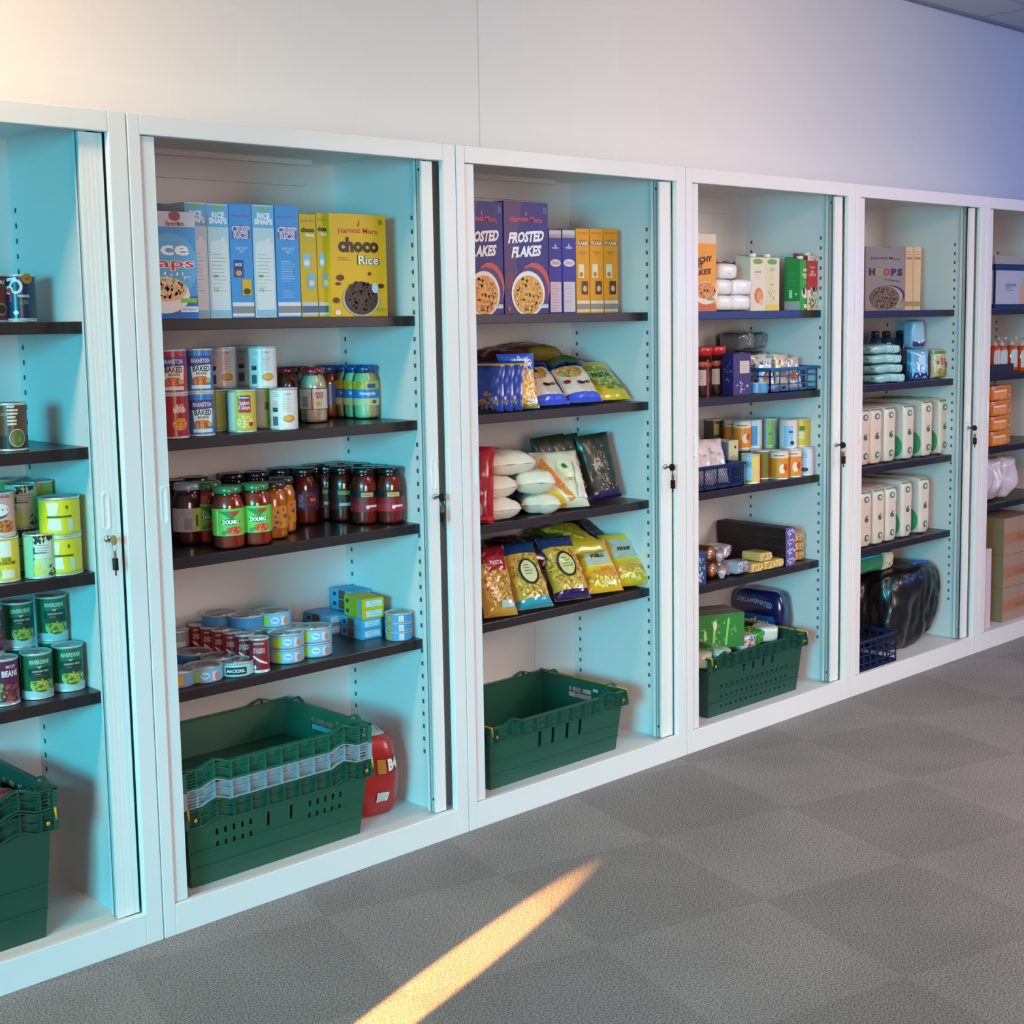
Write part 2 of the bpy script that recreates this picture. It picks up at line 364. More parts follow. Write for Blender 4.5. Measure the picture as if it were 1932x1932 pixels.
#ITEMS
# ---------------------------------------------------------------- builders of goods
def tin_parts(r, h, base, ops, metal='dfe2e4', rim=None):
    def f():
        me = mat(metal, .38, .55); b = MB()
        b.lathe([(r * .96, 0), (r + .0008, .0006), (r + .0008, .003), (r - .0006, .0045), (r - .0006, h - .0045), (r + .0008, h - .003), (r + .0008, h), (r - .0016, h), (r - .002, h - .004)], me, 28)
        l = MB(); l.lathe([(r, .0055), (r, h - .0055)], mat(base, .4, 0, .3), 32, caps=False); l.art(ops, cyl(r), .008)
        t = MB(); t.lathe([(r * .8, h - .0034), (r * .78, h - .0042), (r * .5, h - .0042)], mat(metal, .4, .6), 24); t.box(-.006, .006, -r * .55, r * .1, h - .0042, h - .003, me)
        return [('body', b.mesh('tin_body')), ('label', l.mesh('tin_label')), ('lid', t.mesh('tin_lid'))]
    return f
def flat_tin_parts(r, h, base, ops, n=1):
    def f():
        me = mat('dfe2e4', .38, .55); b = MB()
        b.lathe([(r * .93, 0), (r, .003), (r, h - .003), (r + .0014, h - .002), (r + .0014, h), (r - .001, h), (r - .002, h - .003)], me, 28)
        l = MB(); l.lathe([(r + .0003, .0045), (r + .0003, h - .005)], mat(base, .35, 0, .3), 32, caps=False); l.art(ops, cyl(r + .0003), .007)
        t = MB(); t.lathe([(r * .86, h - .0026), (r * .84, h - .0036), (r * .4, h - .0036)], mat('b9c0c6', .3, .8), 24)
        return [('body', b.mesh('b')), ('label', l.mesh('l')), ('lid', t.mesh('t'))]
    return f
def jar_parts(r, h, content, lidc, lz0, lz1, lcol, ops, fill=.86, lidh=.017):
    def f():
        g = [(r * .86, 0), (r * .97, .004), (r, .012), (r, h * .66), (r * .97, h * .74), (r * .84, h * .82), (r * .78, h * .86), (r * .78, h - lidh + .002)]
        b = MB(); b.lathe(g, glass_mat(), 28, caps=False)
        c = MB(); k = .965; c.lathe([(q[0] * k, max(q[1], .003)) for q in g if q[1] < h * fill] + [(r * .77, h * fill)], mat(content, .25, 0, .8, bump=.25, bscale=60), 28)
        l = MB(); l.lathe([(r + .0003, lz0), (r + .0003, lz1)], mat(lcol, .4, 0, .3), 32, caps=False); l.art(ops, cyl(r + .0003), .008)
        t = MB(); rr = r * .87; t.lathe([(rr, h - lidh), (rr + .0008, h - lidh + .002), (rr, h - .002), (rr - .002, h), (rr - .004, h), (rr - .006, h - .0012)], mat(lidc, .3, 0, .6), 28)
        return [('glass', b.mesh('g')), ('sauce', c.mesh('c')), ('label', l.mesh('l')), ('lid', t.mesh('t'))]
    return f
def carton_parts(w, d, h, col, front=(), left=(), topc=None, right=(), seed=1):
    def f():
        b = MB(); m = mat(col, .5); b.box(-w / 2, w / 2, 0, d, 0, h, m)
        t = mat(topc or col, .5); b.box(-w / 2 + .001, w / 2 - .001, .001, d - .001, h, h + .0006, t)
        b.box(-w / 2 + .001, w / 2 - .001, d * .5 - .0004, d - .001, h + .0006, h + .0012, t)
        b.art(list(front), lambda x, z, o: (x, -o, z), seed=seed, coat=0); b.art(list(left), lambda a, z, o: (-w / 2 - o, d / 2 - a, z), seed=seed, coat=0)
        return [('box', b.mesh('carton'))]
    return f
def soft_fn(w, d, h, k=7, wr=.004, sd=0, puff=.0, fr=14):
    def g(p):
        x, y, z = p; s = (abs(x) ** k + abs(y) ** k + abs(z) ** k) ** (1 / k); m = max(abs(x), abs(y), abs(z), 1e-6)
        q = Vector((x, y, z)) * (m / s)
        q = Vector((q.x * (1 + puff * (1 - q.y * q.y) * (1 - q.z * q.z)), q.y * (1 + puff * (1 - q.x * q.x) * (1 - q.z * q.z)), q.z * (1 + puff * (1 - q.x * q.x) * (1 - q.y * q.y))))
        P = Vector((q.x * w / 2, q.y * d / 2, q.z * h / 2 + h / 2))
        nn = noise.noise_vector(P * fr + Vector((sd * 7.1, sd, 0))); P += nn * wr
        if P.z < .0005: P.z = .0005
        return P
    return g
def soft_mb(w, d, h, m, n=10, **kw):
    g = soft_fn(w, d, h, **kw); b = MB(); v = []; f = []
    for ax in range(3):
        for sg in (-1, 1):
            base = len(v)
            for i in range(n + 1):
                for j in range(n + 1):
                    a, c = -1 + 2 * i / n, -1 + 2 * j / n; p = [0, 0, 0]; p[ax] = sg; p[(ax + 1) % 3] = a * sg; p[(ax + 2) % 3] = c; v.append(g(p))
            for i in range(n):
                for j in range(n): q = base + i * (n + 1) + j; f.append((q, q + n + 1, q + n + 2, q + 1))
    b.add(v, f, m, True)
    def front(x, z, o): q = g((max(-1, min(1, 2 * x / w)), -1, max(-1, min(1, 2 * (z - h / 2) / h)))); return (q.x, q.y - o * 4, q.z)
    def left(a, z, o): q = g((-1, max(-1, min(1, -2 * a / d)), max(-1, min(1, 2 * (z - h / 2) / h)))); return (q.x - o * 4, q.y, q.z)
    def top(x, y, o): q = g((max(-1, min(1, 2 * x / w)), max(-1, min(1, 2 * y / d)), 1)); return (q.x, q.y, q.z + o * 4)
    return b, front, left, top
def soft_parts(w, d, h, col, front=(), left=(), top=(), rough=.35, coat=.4, m=None, **kw):
    def f():
        b, F, Lf, Tp = soft_mb(w, d, h, m or mat(col, rough, 0, coat), **kw)
        b.art(list(front), F, .012); b.art(list(left), Lf, .012); b.art(list(top), Tp, .012); return [('pack', b.mesh('soft_pack'))]
    return f
def bag_parts(w, h, d, col, ops, sd=1, rough=.28, coat=.6, wr=.004, crimp=.012, back=None, m=None):
    def f():
        def sf(x, z, o, sg=-1):
            u = max(-1, min(1, 2 * x / w)); v = max(-1, min(1, 2 * (z - h / 2) / h))
            t = d / 2 * (max(0, 1 - abs(u) ** 2.8)) ** .55 * (max(0, 1 - abs(v) ** 5)) ** .5 * (1 - .22 * v)
            n = noise.noise(Vector((x * 28 + sd * 3.3, z * 22, sg * 3))) + .5 * noise.noise(Vector((x * 70, z * 55 + sd, sg)))
            n2 = noise.noise(Vector((x * 30 + sd, z * 160 if abs(v) > .8 else z * 20, 5)))
            xx = x * (1 - .06 * (1 - abs(v) ** 4)) + .003 * noise.noise(Vector((0, z * 30 + sd, u)))
            return (xx, sg * (t + (wr * n if abs(u) < .98 and abs(v) < .98 else 0)) + .0015 * n2 * sg + sg * (o * 5 + .0004), z)
        b = MB(); nx, nz = 16, 22
        for sg in (-1, 1):
            v = [sf(-w / 2 + w * i / nx, h * j / nz, 0, sg) for j in range(nz + 1) for i in range(nx + 1)]
            b.add(v, [(j * (nx + 1) + i, j * (nx + 1) + i + 1, (j + 1) * (nx + 1) + i + 1, (j + 1) * (nx + 1) + i) for j in range(nz) for i in range(nx)], (m or mat(col, rough, 0, coat)) if sg < 0 or not back else mat(back, rough, 0, coat), True)
        b.art(list(ops), sf, .012, rough=rough, coat=coat, seed=sd)
        return [('bag', b.mesh('bag'))]
    return f
def milk_parts(w, h, col, front, left, cap='e8e8e4', topc=None):
    def f():
        b = MB(); m = mat(col, .4, 0, .3); hw = w / 2; hh = h * .94
        v = [(-hw, 0, 0), (hw, 0, 0), (hw, w, 0), (-hw, w, 0), (-hw, 0, hh), (hw, 0, hh), (hw, w, h), (-hw, w, h)]
        b.add(v, [(0, 3, 2, 1), (4, 5, 6, 7), (0, 1, 5, 4), (1, 2, 6, 5), (2, 3, 7, 6), (3, 0, 4, 7)], m)
        if topc: b.add([(-hw + .001, .001, hh + .0006), (hw - .001, .001, hh + .0006), (hw - .001, w - .001, h + .0006), (-hw + .001, w - .001, h + .0006)], [(0, 1, 2, 3)], mat(topc, .4))
        b.art(front, lambda x, z, o: (x, -o, z)); b.art(left, lambda a, z, o: (-hw - o, w / 2 - a, z))
        c = MB().lathe([(.013, hh + .001), (.013, hh + .013), (.011, hh + .015)], mat(cap, .35), 16, 0, w * .36)
        return [('carton', b.mesh('milk')), ('cap', c.mesh('cap'))]
    return f
def perforated(mb, L, H, fn, holes, m):
    ss = sorted({0, L, *[q for h in holes for q in h[:2]]}); ts = sorted({0, H, *[q for h in holes for q in h[2:4]]}); V = {}; v = []; f = []
    def idx(a, b):
        if (a, b) not in V: V[(a, b)] = len(v); v.append(fn(a, b))
        return V[(a, b)]
    for i in range(len(ss) - 1):
        for j in range(len(ts) - 1):
            a, b = (ss[i] + ss[i + 1]) / 2, (ts[j] + ts[j + 1]) / 2
            if any(h[0] < a < h[1] and h[2] < b < h[3] for h in holes): continue
            f.append((idx(ss[i], ts[j]), idx(ss[i + 1], ts[j]), idx(ss[i + 1], ts[j + 1]), idx(ss[i], ts[j + 1])))
    mb.add(v, f, m)
def crate(w, d, h, loc, rz, col, label, rimcol=None, arm='c99a2e', arms=(1, 1), slots='long', group=None, name='crate', taper=.02, cat='crate', flat_rim=False):
    r = link(name, None, None, loc, (0, 0, rz)); tag(r, label, cat, group)
    m = mat(col, .38, 0, .15, bump=.05, bscale=30); b = MB(); rim = .046
    def wall(sx, sy, L, ax):
        def fn(s, t):
            k = taper * (1 - t / h); a = (s / L - .5) * (L - 2 * k)
            return (a, sy * (d / 2 - k), t) if ax == 'x' else (sx * (w / 2 - k), a, t)
        return fn
    lh = []; sh = [(d / 2 - .055, d / 2 + .055, h - .062, h - .028)]
    if slots == 'long': lh = [(w * q - .007, w * q + .007, h * .46, h * .72) for q in (.36, .46, .57, .67)]
    if slots == 'dots':
        for q0 in (.14, .66):
            for q in range(5):
                for t in (0, 1): lh.append((w * q0 + q * .026, w * q0 + q * .026 + .008, h * .42 + t * .035, h * .42 + t * .035 + .016))
        lh += [(w * .42, w * .435, h * .5, h * .68), (w * .55, w * .565, h * .5, h * .68)]
    if slots == 'many':
        for q in range(14):
            for t in range(3): lh.append((w * .12 + q * w * .055, w * .12 + q * w * .055 + .009, h * (.12 + t * .17), h * (.12 + t * .17) + .010))
        lh += [(w * q - .006, w * q + .006, h * .62, h * .80) for q in (.36, .46, .57, .67)]
    # overlapping hole lists on a shared grid are fine
    perforated(b, w, h, wall(0, -1, w, 'x'), lh, m); perforated(b, w, h, wall(0, 1, w, 'x'), [(w * .2, w * .26, h - .035, h - .022), (w * .3, w * .36, h - .035, h - .022)], m)
    perforated(b, d, h, wall(-1, 0, d, 'y'), sh, m); perforated(b, d, h, wall(1, 0, d, 'y'), sh + [(.06, .09, h - .03, h - .02), (.11, .14, h - .03, h - .02)], m)
    k = taper; b.add([(-w / 2 + k, -d / 2 + k, .002), (w / 2 - k, -d / 2 + k, .002), (w / 2 - k, d / 2 - k, .002), (-w / 2 + k, d / 2 - k, .002)], [(0, 1, 2, 3)], m)
    for zz in (.22, .42): b.box(-w / 2 + k * .7, w / 2 - k * .7, -d / 2 + k * (1 - zz) - .0035, -d / 2 + k * (1 - zz), h * zz, h * zz + .004, m)
    o = part('tub', b, r); s = o.modifiers.new('thickness', 'SOLIDIFY'); s.thickness = .003
    q = MB(); rm = mat(rimcol, .5) if rimcol else mat(col, .36, 0, .2, bump=.04, bscale=30); wv = 0 if flat_rim else .014
    def hump(s, L): a = abs(s) / (L / 2); return wv * max(0, 1 - abs(a - .68) / .13) ** .7 if abs(a - .68) < .13 else 0
    def strip(L, fn, zoff, th, dep):
        n = 44; v = []; f = []
        for i in range(n + 1):
            sx = -L / 2 + L * i / n; z = h - zoff + hump(sx, L)
            for (e, zz) in ((0, z), (dep, z), (dep, z - th), (0, z - th)): v.append(fn(sx, e, zz))
        for i in range(n):
            for c in range(4): e = (c + 1) % 4; f.append((i * 4 + c, i * 4 + e, (i + 1) * 4 + e, (i + 1) * 4 + c))
        f += [(0, 1, 2, 3), (n * 4, n * 4 + 1, n * 4 + 2, n * 4 + 3)]; q.add(v, f, rm)
    def rib(L, fn, s0, z0, z1, dep):
        v = [fn(a, e, z) for z in (z0, z1) for (a, e) in ((s0, 0), (s0 + .0025, 0), (s0 + .0025, dep), (s0, dep))]
        q.add(v, [(0, 1, 2, 3), (4, 5, 6, 7), (0, 1, 5, 4), (1, 2, 6, 5), (2, 3, 7, 6), (3, 0, 4, 7)], rm)
    for sg in (-1, 1):
        fl = lambda s, e, z, sg=sg: (s, sg * (d / 2 - .001 + e), z); fs = lambda s, e, z, sg=sg: (sg * (w / 2 - .001 + e), s, z)
        strip(w + .02, fl, 0, .003, .014); strip(w + .02, fl, rim, .003, .012); strip(w, fl, rim * .5, .002, .008); strip(d + .02, fs, 0, .003, .012); strip(d, fs, rim, .003, .010)
        for i in range(-5, 6):
            rib(w, fl, i * w / 11.2, h - rim + hump(i * w / 11.2, w), h + hump(i * w / 11.2, w), .011)
            if abs(i) < 4: rib(d, fs, i * d / 8.2, h - rim, h, .009)
        for t in range(5):
            for c in (-1, 1): x = c * w * .46; q.add([fl(x - .02, .0085, h - .008 - t * .008), fl(x + .02, .0085, h - .008 - t * .008), fl(x + .02, .0085, h - .010 - t * .008), fl(x - .02, .0085, h - .010 - t * .008)], [(0, 1, 2, 3)], rm)
    for sx in (-1, 1):
        for sy in (-1, 1): q.box(*sorted((sx * (w / 2 - .001), sx * (w / 2 + .011))), *sorted((sy * (d / 2 - .001), sy * (d / 2 + .013))), h - rim - .003, h + .001, rm)
    part('rim', q, r)
    am = mat(arm, .4, .2)
    for sx, on in zip((-1, 1), arms):
        if on:
            a = MB(); X = sx * (w / 2 + .004); a.tube([(X, -d / 2 - .016, h - .022), (X, -d / 2 - .014, h + .0035), (X, d / 2 + .008, h + .0035), (X, d / 2 + .010, h - .02)], .0035, am, 8)
            a.lathe([(.005, 0), (.005, .003)], am, 10, M=Matrix.Translation((X - sx * .02, -d / 2 - .014, h - .028)) @ Matrix.Rotation(math.pi / 2, 4, 'X')); part('bale_arm', a, r, 'amber carrying arm')
    return r
def basket(w, d, h, loc, rz, col, label, nx=9, nz=3, group=None, diag=False):
    r = link('basket', None, None, loc, (0, 0, rz)); tag(r, label, 'basket', group); m = mat(col, .35, 0, .3); b = MB(); t = .006
    for (L, fn) in ((w, lambda s, z, e: (s, -d / 2 + e, z)), (w, lambda s, z, e: (s, d / 2 - e, z)), (d, lambda s, z, e: (-w / 2 + e, s, z)), (d, lambda s, z, e: (w / 2 - e, s, z))):
        def bar(s0, s1, z0, z1, e1=.0025, fn=fn):
            v = [fn(s, z, e) for e in (0, e1) for s, z in ((s0, z0), (s1, z0), (s1, z1), (s0, z1))]
            b.add(v, [(0, 1, 2, 3), (4, 5, 6, 7), (0, 1, 5, 4), (1, 2, 6, 5), (2, 3, 7, 6), (3, 0, 4, 7)], m)
        bar(-L / 2, L / 2, h - .012, h, .004); bar(-L / 2, L / 2, 0, .012)
        n = max(2, round(nx * L / w))
        for i in range(n + 1): s = -L / 2 + (L - .006) * i / n; bar(s, s + .006, 0, h, .003)
        if diag:
            k = round(L / .011)
            for i in range(k):
                for sg in (1, -1):
                    s = -L / 2 + L * i / k; v = [fn(s, .012 if sg > 0 else h - .012, .001), fn(s + .0028, .012 if sg > 0 else h - .012, .001), fn(min(L / 2, s + .0028 + h * .5), h - .012 if sg > 0 else .012, .001), fn(min(L / 2, s + h * .5), h - .012 if sg > 0 else .012, .001)]; b.add(v, [(0, 1, 2, 3)], m)
        else:
            for j in range(1, nz + 1): z = h * j / (nz + 1); bar(-L / 2, L / 2, z - .0025, z + .0025)
    b.box(-w / 2, w / 2, -d / 2, d / 2, 0, .003, m); part('cage', b, r)
    q = MB(); q.box(-w / 2 - .004, w / 2 + .004, -d / 2 - .005, -d / 2, h - .006, h + .003, m).box(-w / 2 - .004, w / 2 + .004, d / 2, d / 2 + .005, h - .006, h + .003, m).box(-w / 2 - .005, -w / 2, -d / 2, d / 2, h - .006, h + .003, m).box(w / 2, w / 2 + .005, -d / 2, d / 2, h - .006, h + .003, m)
    part('rim', q, r); return r
def box_at(key, ci, si, u0, u1, vt, Y, depth, col, front=(), left=(), topc=None, label='', name='cereal_box', cat='cereal box', group=None, w=None, h=None, anchor='c', vb=None, hfix=None):
    z = shelf_z[ci][si]; q0, q1 = hy(u0, 600, Y), hy(u1, 600, Y)
    vbp = 600
    # pixel columns are read at the shelf height
    for _ in range(2): pass
    def X(u):
        lo = hy(u, 590, Y); hi = hy(u, 610, Y); t = (z - lo.z) / (hi.z - lo.z); return lo.x + (hi.x - lo.x) * t
    x0, x1 = X(u0), X(u1); W_ = w or (x1 - x0) - .0012; um = (u0 + u1) / 2; H = hfix or hy(um, vt, Y).z - z
    cx = (x0 + x1) / 2 if anchor == 'c' else (x1 - W_ / 2 if anchor == 'r' else x0 + W_ / 2)
    fr = front(W_, H) if callable(front) else front; lf = left(depth, H) if callable(left) else left
    return spawn(('box', key, round(W_, 3), round(H, 3)), carton_parts(W_, depth, H, col, fr, lf, topc), name, (cx, Y, z + .0005), 0, label, cat, group)
def tins_at(key, parts, r, ci, z, lst, name='food_tin', cat='tin', turn=0, group=None):
    for it in lst:
        u, v, lab = it[:3]; q = on_shelf(u, v, z, r); dz = it[3] if len(it) > 3 else 0
        lx = ci - 1 + .918 - r
        if q.x > lx: q.y = CP.y + (lx - CP.x) / (q.x - CP.x) * (q.y - CP.y); q.x = lx
        y_ = min(max(q.y, .1 + r), .448 - r)
        if abs(y_ - q.y) > 1e-4:
            lo, hi = hy(u, v - 30, y_), hy(u, v + 30, y_); tt = (z - lo.z) / (hi.z - lo.z); q = Vector((lo.x + (hi.x - lo.x) * tt, y_, z))
        if dz: q.z += dz
        q.z += .0006; spawn(key, parts, name, q, facing(q, turn + (it[4] if len(it) > 4 else 0)), lab, cat, group)
# ---------------------------------------------------------------- second cabinet, top shelf: cereal cartons
def stripes(W_, a='8d8d93', b='e6e4e2', n=1):
    return [R(0, .004, W_ * .98, .036, b), R(0, .012, W_ * .98, .018, a)]
def f_rice(W_, H):
    return [R(0, H * .86, W_, H * .14, 'c9ccd2'), Pg([(-W_ / 2, 0), (W_ / 2, 0), (W_ / 2, H * .22), (-W_ / 2, H * .12)], '1f6fc4'), El(W_ * .2, H * .96, .016, .012, '9a4a4a'), T('Harvest Morn', W_ * .2, H * .89, .05, .012, '8a3b40'),
            El(W_ * .1, H * .50, W_ * .42, H * .30, '5cb4e6'), T('Rice', 0.0, H * .66, W_ * .78, H * .135, 'ffffff', .025), T('Snaps', .0, H * .51, W_ * .94, H * .125, 'ffffff', .05), T('Snaps', 0, H * .51, W_ * .92, H * .115, 'd02a35', .01),
            Sc(W_ * .1, H * .38, W_ * .3, H * .06, 14, 'f4f6f8', .005), El(W_ * .02, H * .22, W_ * .36, H * .17, 'eef0ee'), El(W_ * .02, H * .27, W_ * .32, H * .11, 'e6c896'), Sc(W_ * .02, H * .28, W_ * .28, H * .09, 60, 'c98a3e', .006), Sc(W_ * .02, H * .28, W_ * .26, H * .08, 30, 'f2e2c0', .005),
            R(W_ * .36, H * .15, W_ * .24, .011, '8fc43c'), R(W_ * .36, H * .06, W_ * .26, .014, 'e8f0f6'), T('VITAMINS', W_ * .36, H * .085, W_ * .22, .007, '2f6fb0', 0)]
def f_riceside(W_, H):
    return [R(0, H * .80, W_ * .98, H * .19, '5fb2e0'), R(0, H * .955, W_ * .35, H * .028, '7fbf4a'), T('RICE\nSNAPS', 0, H * .88, W_ * .86, H * .105, 'f4f8fa', .05), R(0, H * .07, W_ * .84, H * .58, 'dfe6e8'), El(0, H * .65, W_ * .42, H * .035, 'dfe6e8'), El(W_ * .2, H * .69, W_ * .1, H * .02, 'e6eef0'), Ln(0, H * .56, W_ * .72, 11, H * .032, '8f9aa0'), R(-W_ * .2, H * .36, W_ * .22, H * .022, '63b057'), T('12', -W_ * .2, H * .25, W_ * .2, H * .03, '63b057'), R(0, .006, W_ * .9, H * .05, '8cc6e4')]
def f_crisp(W_, H):
    return [T('Harvest Morn', 0, H * .90, W_ * .82, H * .022, 'b03040', 0), R(0, H * .70, W_ * .8, H * .115, '6b4a9a'), T('CRISP\nRICE', 0, H * .755, W_ * .82, H * .11, 'f4f4f8', .05), T('CRISP\nRICE', 0, H * .755, W_ * .74, H * .092, '6a3f98', -.012),
            T('WHY NOT\nTRY', 0, H * .60, W_ * .55, H * .055, 'dff0fa', 0)] + stripes(W_)
def f_crispA(W_, H):
    return f_crisp(W_, H) + [R(-W_ * .16, H * .36, W_ * .42, H * .15, '1d3a80'), T('RICE', -W_ * .16, H * .47, W_ * .3, H * .025, 'ffffff'), El(-W_ * .16, H * .395, W_ * .15, H * .025, 'd9a05a'), R(W_ * .18, H * .20, W_ * .42, H * .14, 'd9b21f'), El(W_ * .18, H * .235, W_ * .16, H * .028, '5a3420')]
def f_crispB(W_, H): return f_crisp(W_, H) + [Ln(0, H * .50, W_ * .66, 9, H * .022, 'b8dcf2'), Ln(0, H * .24, W_ * .6, 4, H * .02, 'a8d4f0')]
def f_chocoside(W_, H):
    return [T('Harvest Morn', 0, H * .94, W_ * .86, H * .025, 'c04a2a', 0), T('choco', 0, H * .85, W_ * .84, H * .05, '1e1410', .06), T('Rice', W_ * .12, H * .80, W_ * .5, H * .03, 'f2f2e8', .05), R(-W_ * .12, H * .48, W_ * .46, H * .14, '7cc0e0'), El(-W_ * .12, H * .53, W_ * .18, H * .03, 'e8e2d0'), R(W_ * .14, H * .28, W_ * .5, H * .14, '6ab4e4'), El(W_ * .14, H * .33, W_ * .18, H * .03, 'e8d2a0')] + stripes(W_, '44698a', 'c8cfc8')
def f_choco(W_, H):
    return [T('Harvest Morn', 0, H * .83, W_ * .7, H * .055, 'c22d20', .02, arc=.004), Pg([(-.004, H * .88), (.004, H * .88), (.006, H * .96), (0, H * .92)], 'c22d20'), El(W_ * .4, H * .93, .008, .008, '9f8a20'),
            T('choco', 0, H * .70, W_ * .72, H * .15, '2a1610', .055), T('Rice', W_ * .17, H * .555, W_ * .40, H * .10, '2a1610', .055), T('Rice', W_ * .17, H * .555, W_ * .36, H * .09, 'f6f4ec', .02), Ln(-W_ * .25, H * .57, W_ * .26, 2, H * .02, '5a4a10'),
            El(-W_ * .34, H * .38, W_ * .07, H * .03, '5f2a14'), El(-W_ * .38, H * .32, W_ * .05, H * .016, '5f2a14'), El(W_ * .38, H * .30, W_ * .06, H * .024, '5f2a14'), El(-W_ * .42, H * .16, W_ * .06, H * .028, '5f2a14'), El(W_ * .18, H * .42, W_ * .03, H * .018, '5f2a14'),
            El(W_ * .02, H * .17, W_ * .33, H * .165, 'b4bcc4'), El(W_ * .02, H * .18, W_ * .30, H * .165, '33201b'), Sc(W_ * .02, H * .20, W_ * .28, H * .15, 90, '4a2f27', .006), Sc(W_ * .02, H * .20, W_ * .27, H * .14, 50, '1d1210', .005), El(W_ * .27, H * .28, W_ * .06, H * .05, 'b8d8e8'), El(-W_ * .40, H * .04, W_ * .05, H * .025, 'f0ead0'), El(W_ * .38, H * .07, W_ * .09, H * .012, '8fb03c')]
G = 'cereal cartons on the top shelf of the second cabinet'
box_at('rice', 1, 0, 296, 375, 400, .105, .042, '4a9edb', f_rice, (), '9fb8c4', 'pale blue rice cereal carton facing out, beside the left door edge of second cabinet', group=G, w=.188, anchor='r')
box_at('dk', 1, 0, 300, 347, 386, .30, .06, '4b3b34', (), (), '3a2e28', 'dark brown carton top showing behind the rice cereal facing out, second cabinet', group=G)
for k, (u0, u1, vt, kind, lab) in enumerate([
    (356, 397, 383, 'r', 'light blue rice cereal carton edge-on, partly behind the one facing out'),
    (398, 438, 386, 'r', 'light blue rice cereal carton edge-on, left of the first bright blue carton'),
    (439, 481, 386, 'a', 'bright blue crisped rice carton edge-on with two tiny pack pictures'),
    (483, 523, 388, 'r', 'light blue rice cereal carton edge-on, between the two bright blue cartons'),
    (525, 569, 389, 'b', 'bright blue crisped rice carton edge-on, next to the yellow cartons'),
    (570, 601, 405, 'c', 'yellow chocolate cereal carton edge-on, touching a bright blue carton'),
    (602, 625, 403, 'c', 'yellow chocolate cereal carton edge-on, tucked behind the yellow one facing out')]):
    c, f = {'r': ('c3dbe4', f_riceside), 'a': ('3d97dc', f_crispA), 'b': ('3d97dc', f_crispB), 'c': ('d8b01c', f_chocoside)}[kind]
    box_at(kind, 1, 0, u0, u1, vt, .15, .19, c, f, (), {'r': '7fb4cc', 'a': '2c6f9e', 'b': '2c6f9e', 'c': '8e8418'}[kind], lab, group=G)
box_at('choco', 1, 0, 626, 732, 405, .135, .062, 'e8b416', f_choco, (), '8f8420', 'yellow chocolate rice cereal carton facing out with a dark bowl picture', group=G)
# ---------------------------------------------------------------- tins
LT = 'a9d8de'
BEAN = [R(0, .066, .07, .026, '4a3f86'), T('BRANSTON', 0, .080, .05, .011, 'e8e6f2'), Pg([(-.026, .066), (.028, .070), (.026, .034), (-.022, .030)], 'f2f0ea'), T('BAKED', .001, .060, .044, .014, '15120f', .03), T('BEANS', .001, .048, .028, .007, '15120f'), El(-.002, .030, .022, .012, 'c8521e'), Sc(-.002, .030, .020, .011, 26, 'e2893c', .004), El(.018, .030, .008, .006, 'b8c060'), R(0, .010, .05, .009, 'dfe8f0')]
BEANO = [o for o in BEAN]
def beans(base): return tin_parts(.0365, .11, base, BEAN)
REDT = [R(.01, .066, .03, .012, 'e8b0a0'), T('BIG\nSOUP', .012, .074, .034, .022, 'f0e6e0'), El(.012, .036, .020, .016, 'd8742a'), Sc(.012, .036, .018, .014, 20, 'e8b040', .004)]
WHT = [Ln(-.018, .098, .022, 3, .005, '8a8f98'), R(-.022, .048, .016, .012, '2b2f3a'), Ln(-.020, .076, .022, 6, .0045, 'c88a90'), R(-.022, .012, .016, .024, '5a6470'), T('CURRY', .014, .094, .022, .006, '7a7f88', 0), Ln(.015, .084, .028, 9, .0045, 'c6a2a8'), El(.016, .030, .016, .010, 'd38a34'), El(.013, .031, .011, .007, 'e8a850')]
SWT = [R(-.026, .006, .03, .098, 'd9dfdc'), R(.014, .006, .056, .098, 'd4c22a'), R(.012, .052, .034, .036, 'b01f3a'), R(.012, .086, .034, .010, '3d2a5c'), T('Branston', .012, .091, .028, .006, 'ffffff'), T('Spaghetti\n& Sausages', .012, .070, .030, .026, 'f2d8dc'), El(.012, .028, .022, .018, 'e0c24a'), Sc(.012, .030, .020, .016, 24, 'f4e2a0', .004), El(.028, .022, .006, .006, 'b8281e')]
GYT = [R(-.02, .006, .02, .098, '7f6f2c'), R(.005, .006, .03, .098, 'a9b63a'), R(.024, .006, .018, .098, 'b9d6a8')]
GW = [R(.012, .006, .022, .098, 'b7d23e'), R(-.02, .006, .02, .098, 'e4e9e4'), R(.006, .050, .010, .02, '2a4a3a'), El(.016, .020, .007, .010, '7fb03c')]
z2 = shelf_z[1][1]; g2 = 'stacked tins on the second shelf of the second cabinet'
tins_at('bb', beans('2f7fc8'), .0365, 1, z2, [(379, 824, 'blue baked beans tin, lower of the blue pair beside the door edge'), (379, 824, 'blue baked beans tin standing on another blue baked beans tin', .1102)], group=g2, turn=12)
tins_at('bp', beans('b23a44'), .0365, 1, z2, [(330, 829, 'baked beans tin standing on the red soup tin', .1102)], group=g2, turn=6)
tins_at('rs', tin_parts(.0365, .11, 'a81e24', REDT), .0365, 1, z2, [(330, 829, 'red soup tin at the left end, under a baked beans tin')], group=g2, turn=6)
tins_at('wt', tin_parts(.0365, .11, 'e6e4e2', WHT), .0365, 1, z2, [(537, 812, 'white curry tin at the right end of the lower row'), (500, 812, 'white curry tin at the right end of the upper row', .1102), (424, 812, 'white curry tin in the upper row, beside the blue beans tin', .1102)], group=g2, turn=-4)
tins_at('wt2', tin_parts(.0365, .11, 'bfe3e2', WHT), .0365, 1, z2, [(466, 803, 'pale tin in the upper row, half hidden between two white curry tins', .1102)], group=g2, turn=20)
tins_at('sw', tin_parts(.0365, .11, 'd4c22a', SWT), .0365, 1, z2, [(458, 817, 'yellow-green spaghetti and sausage tin with red label in lower row')], group=g2, turn=-8)
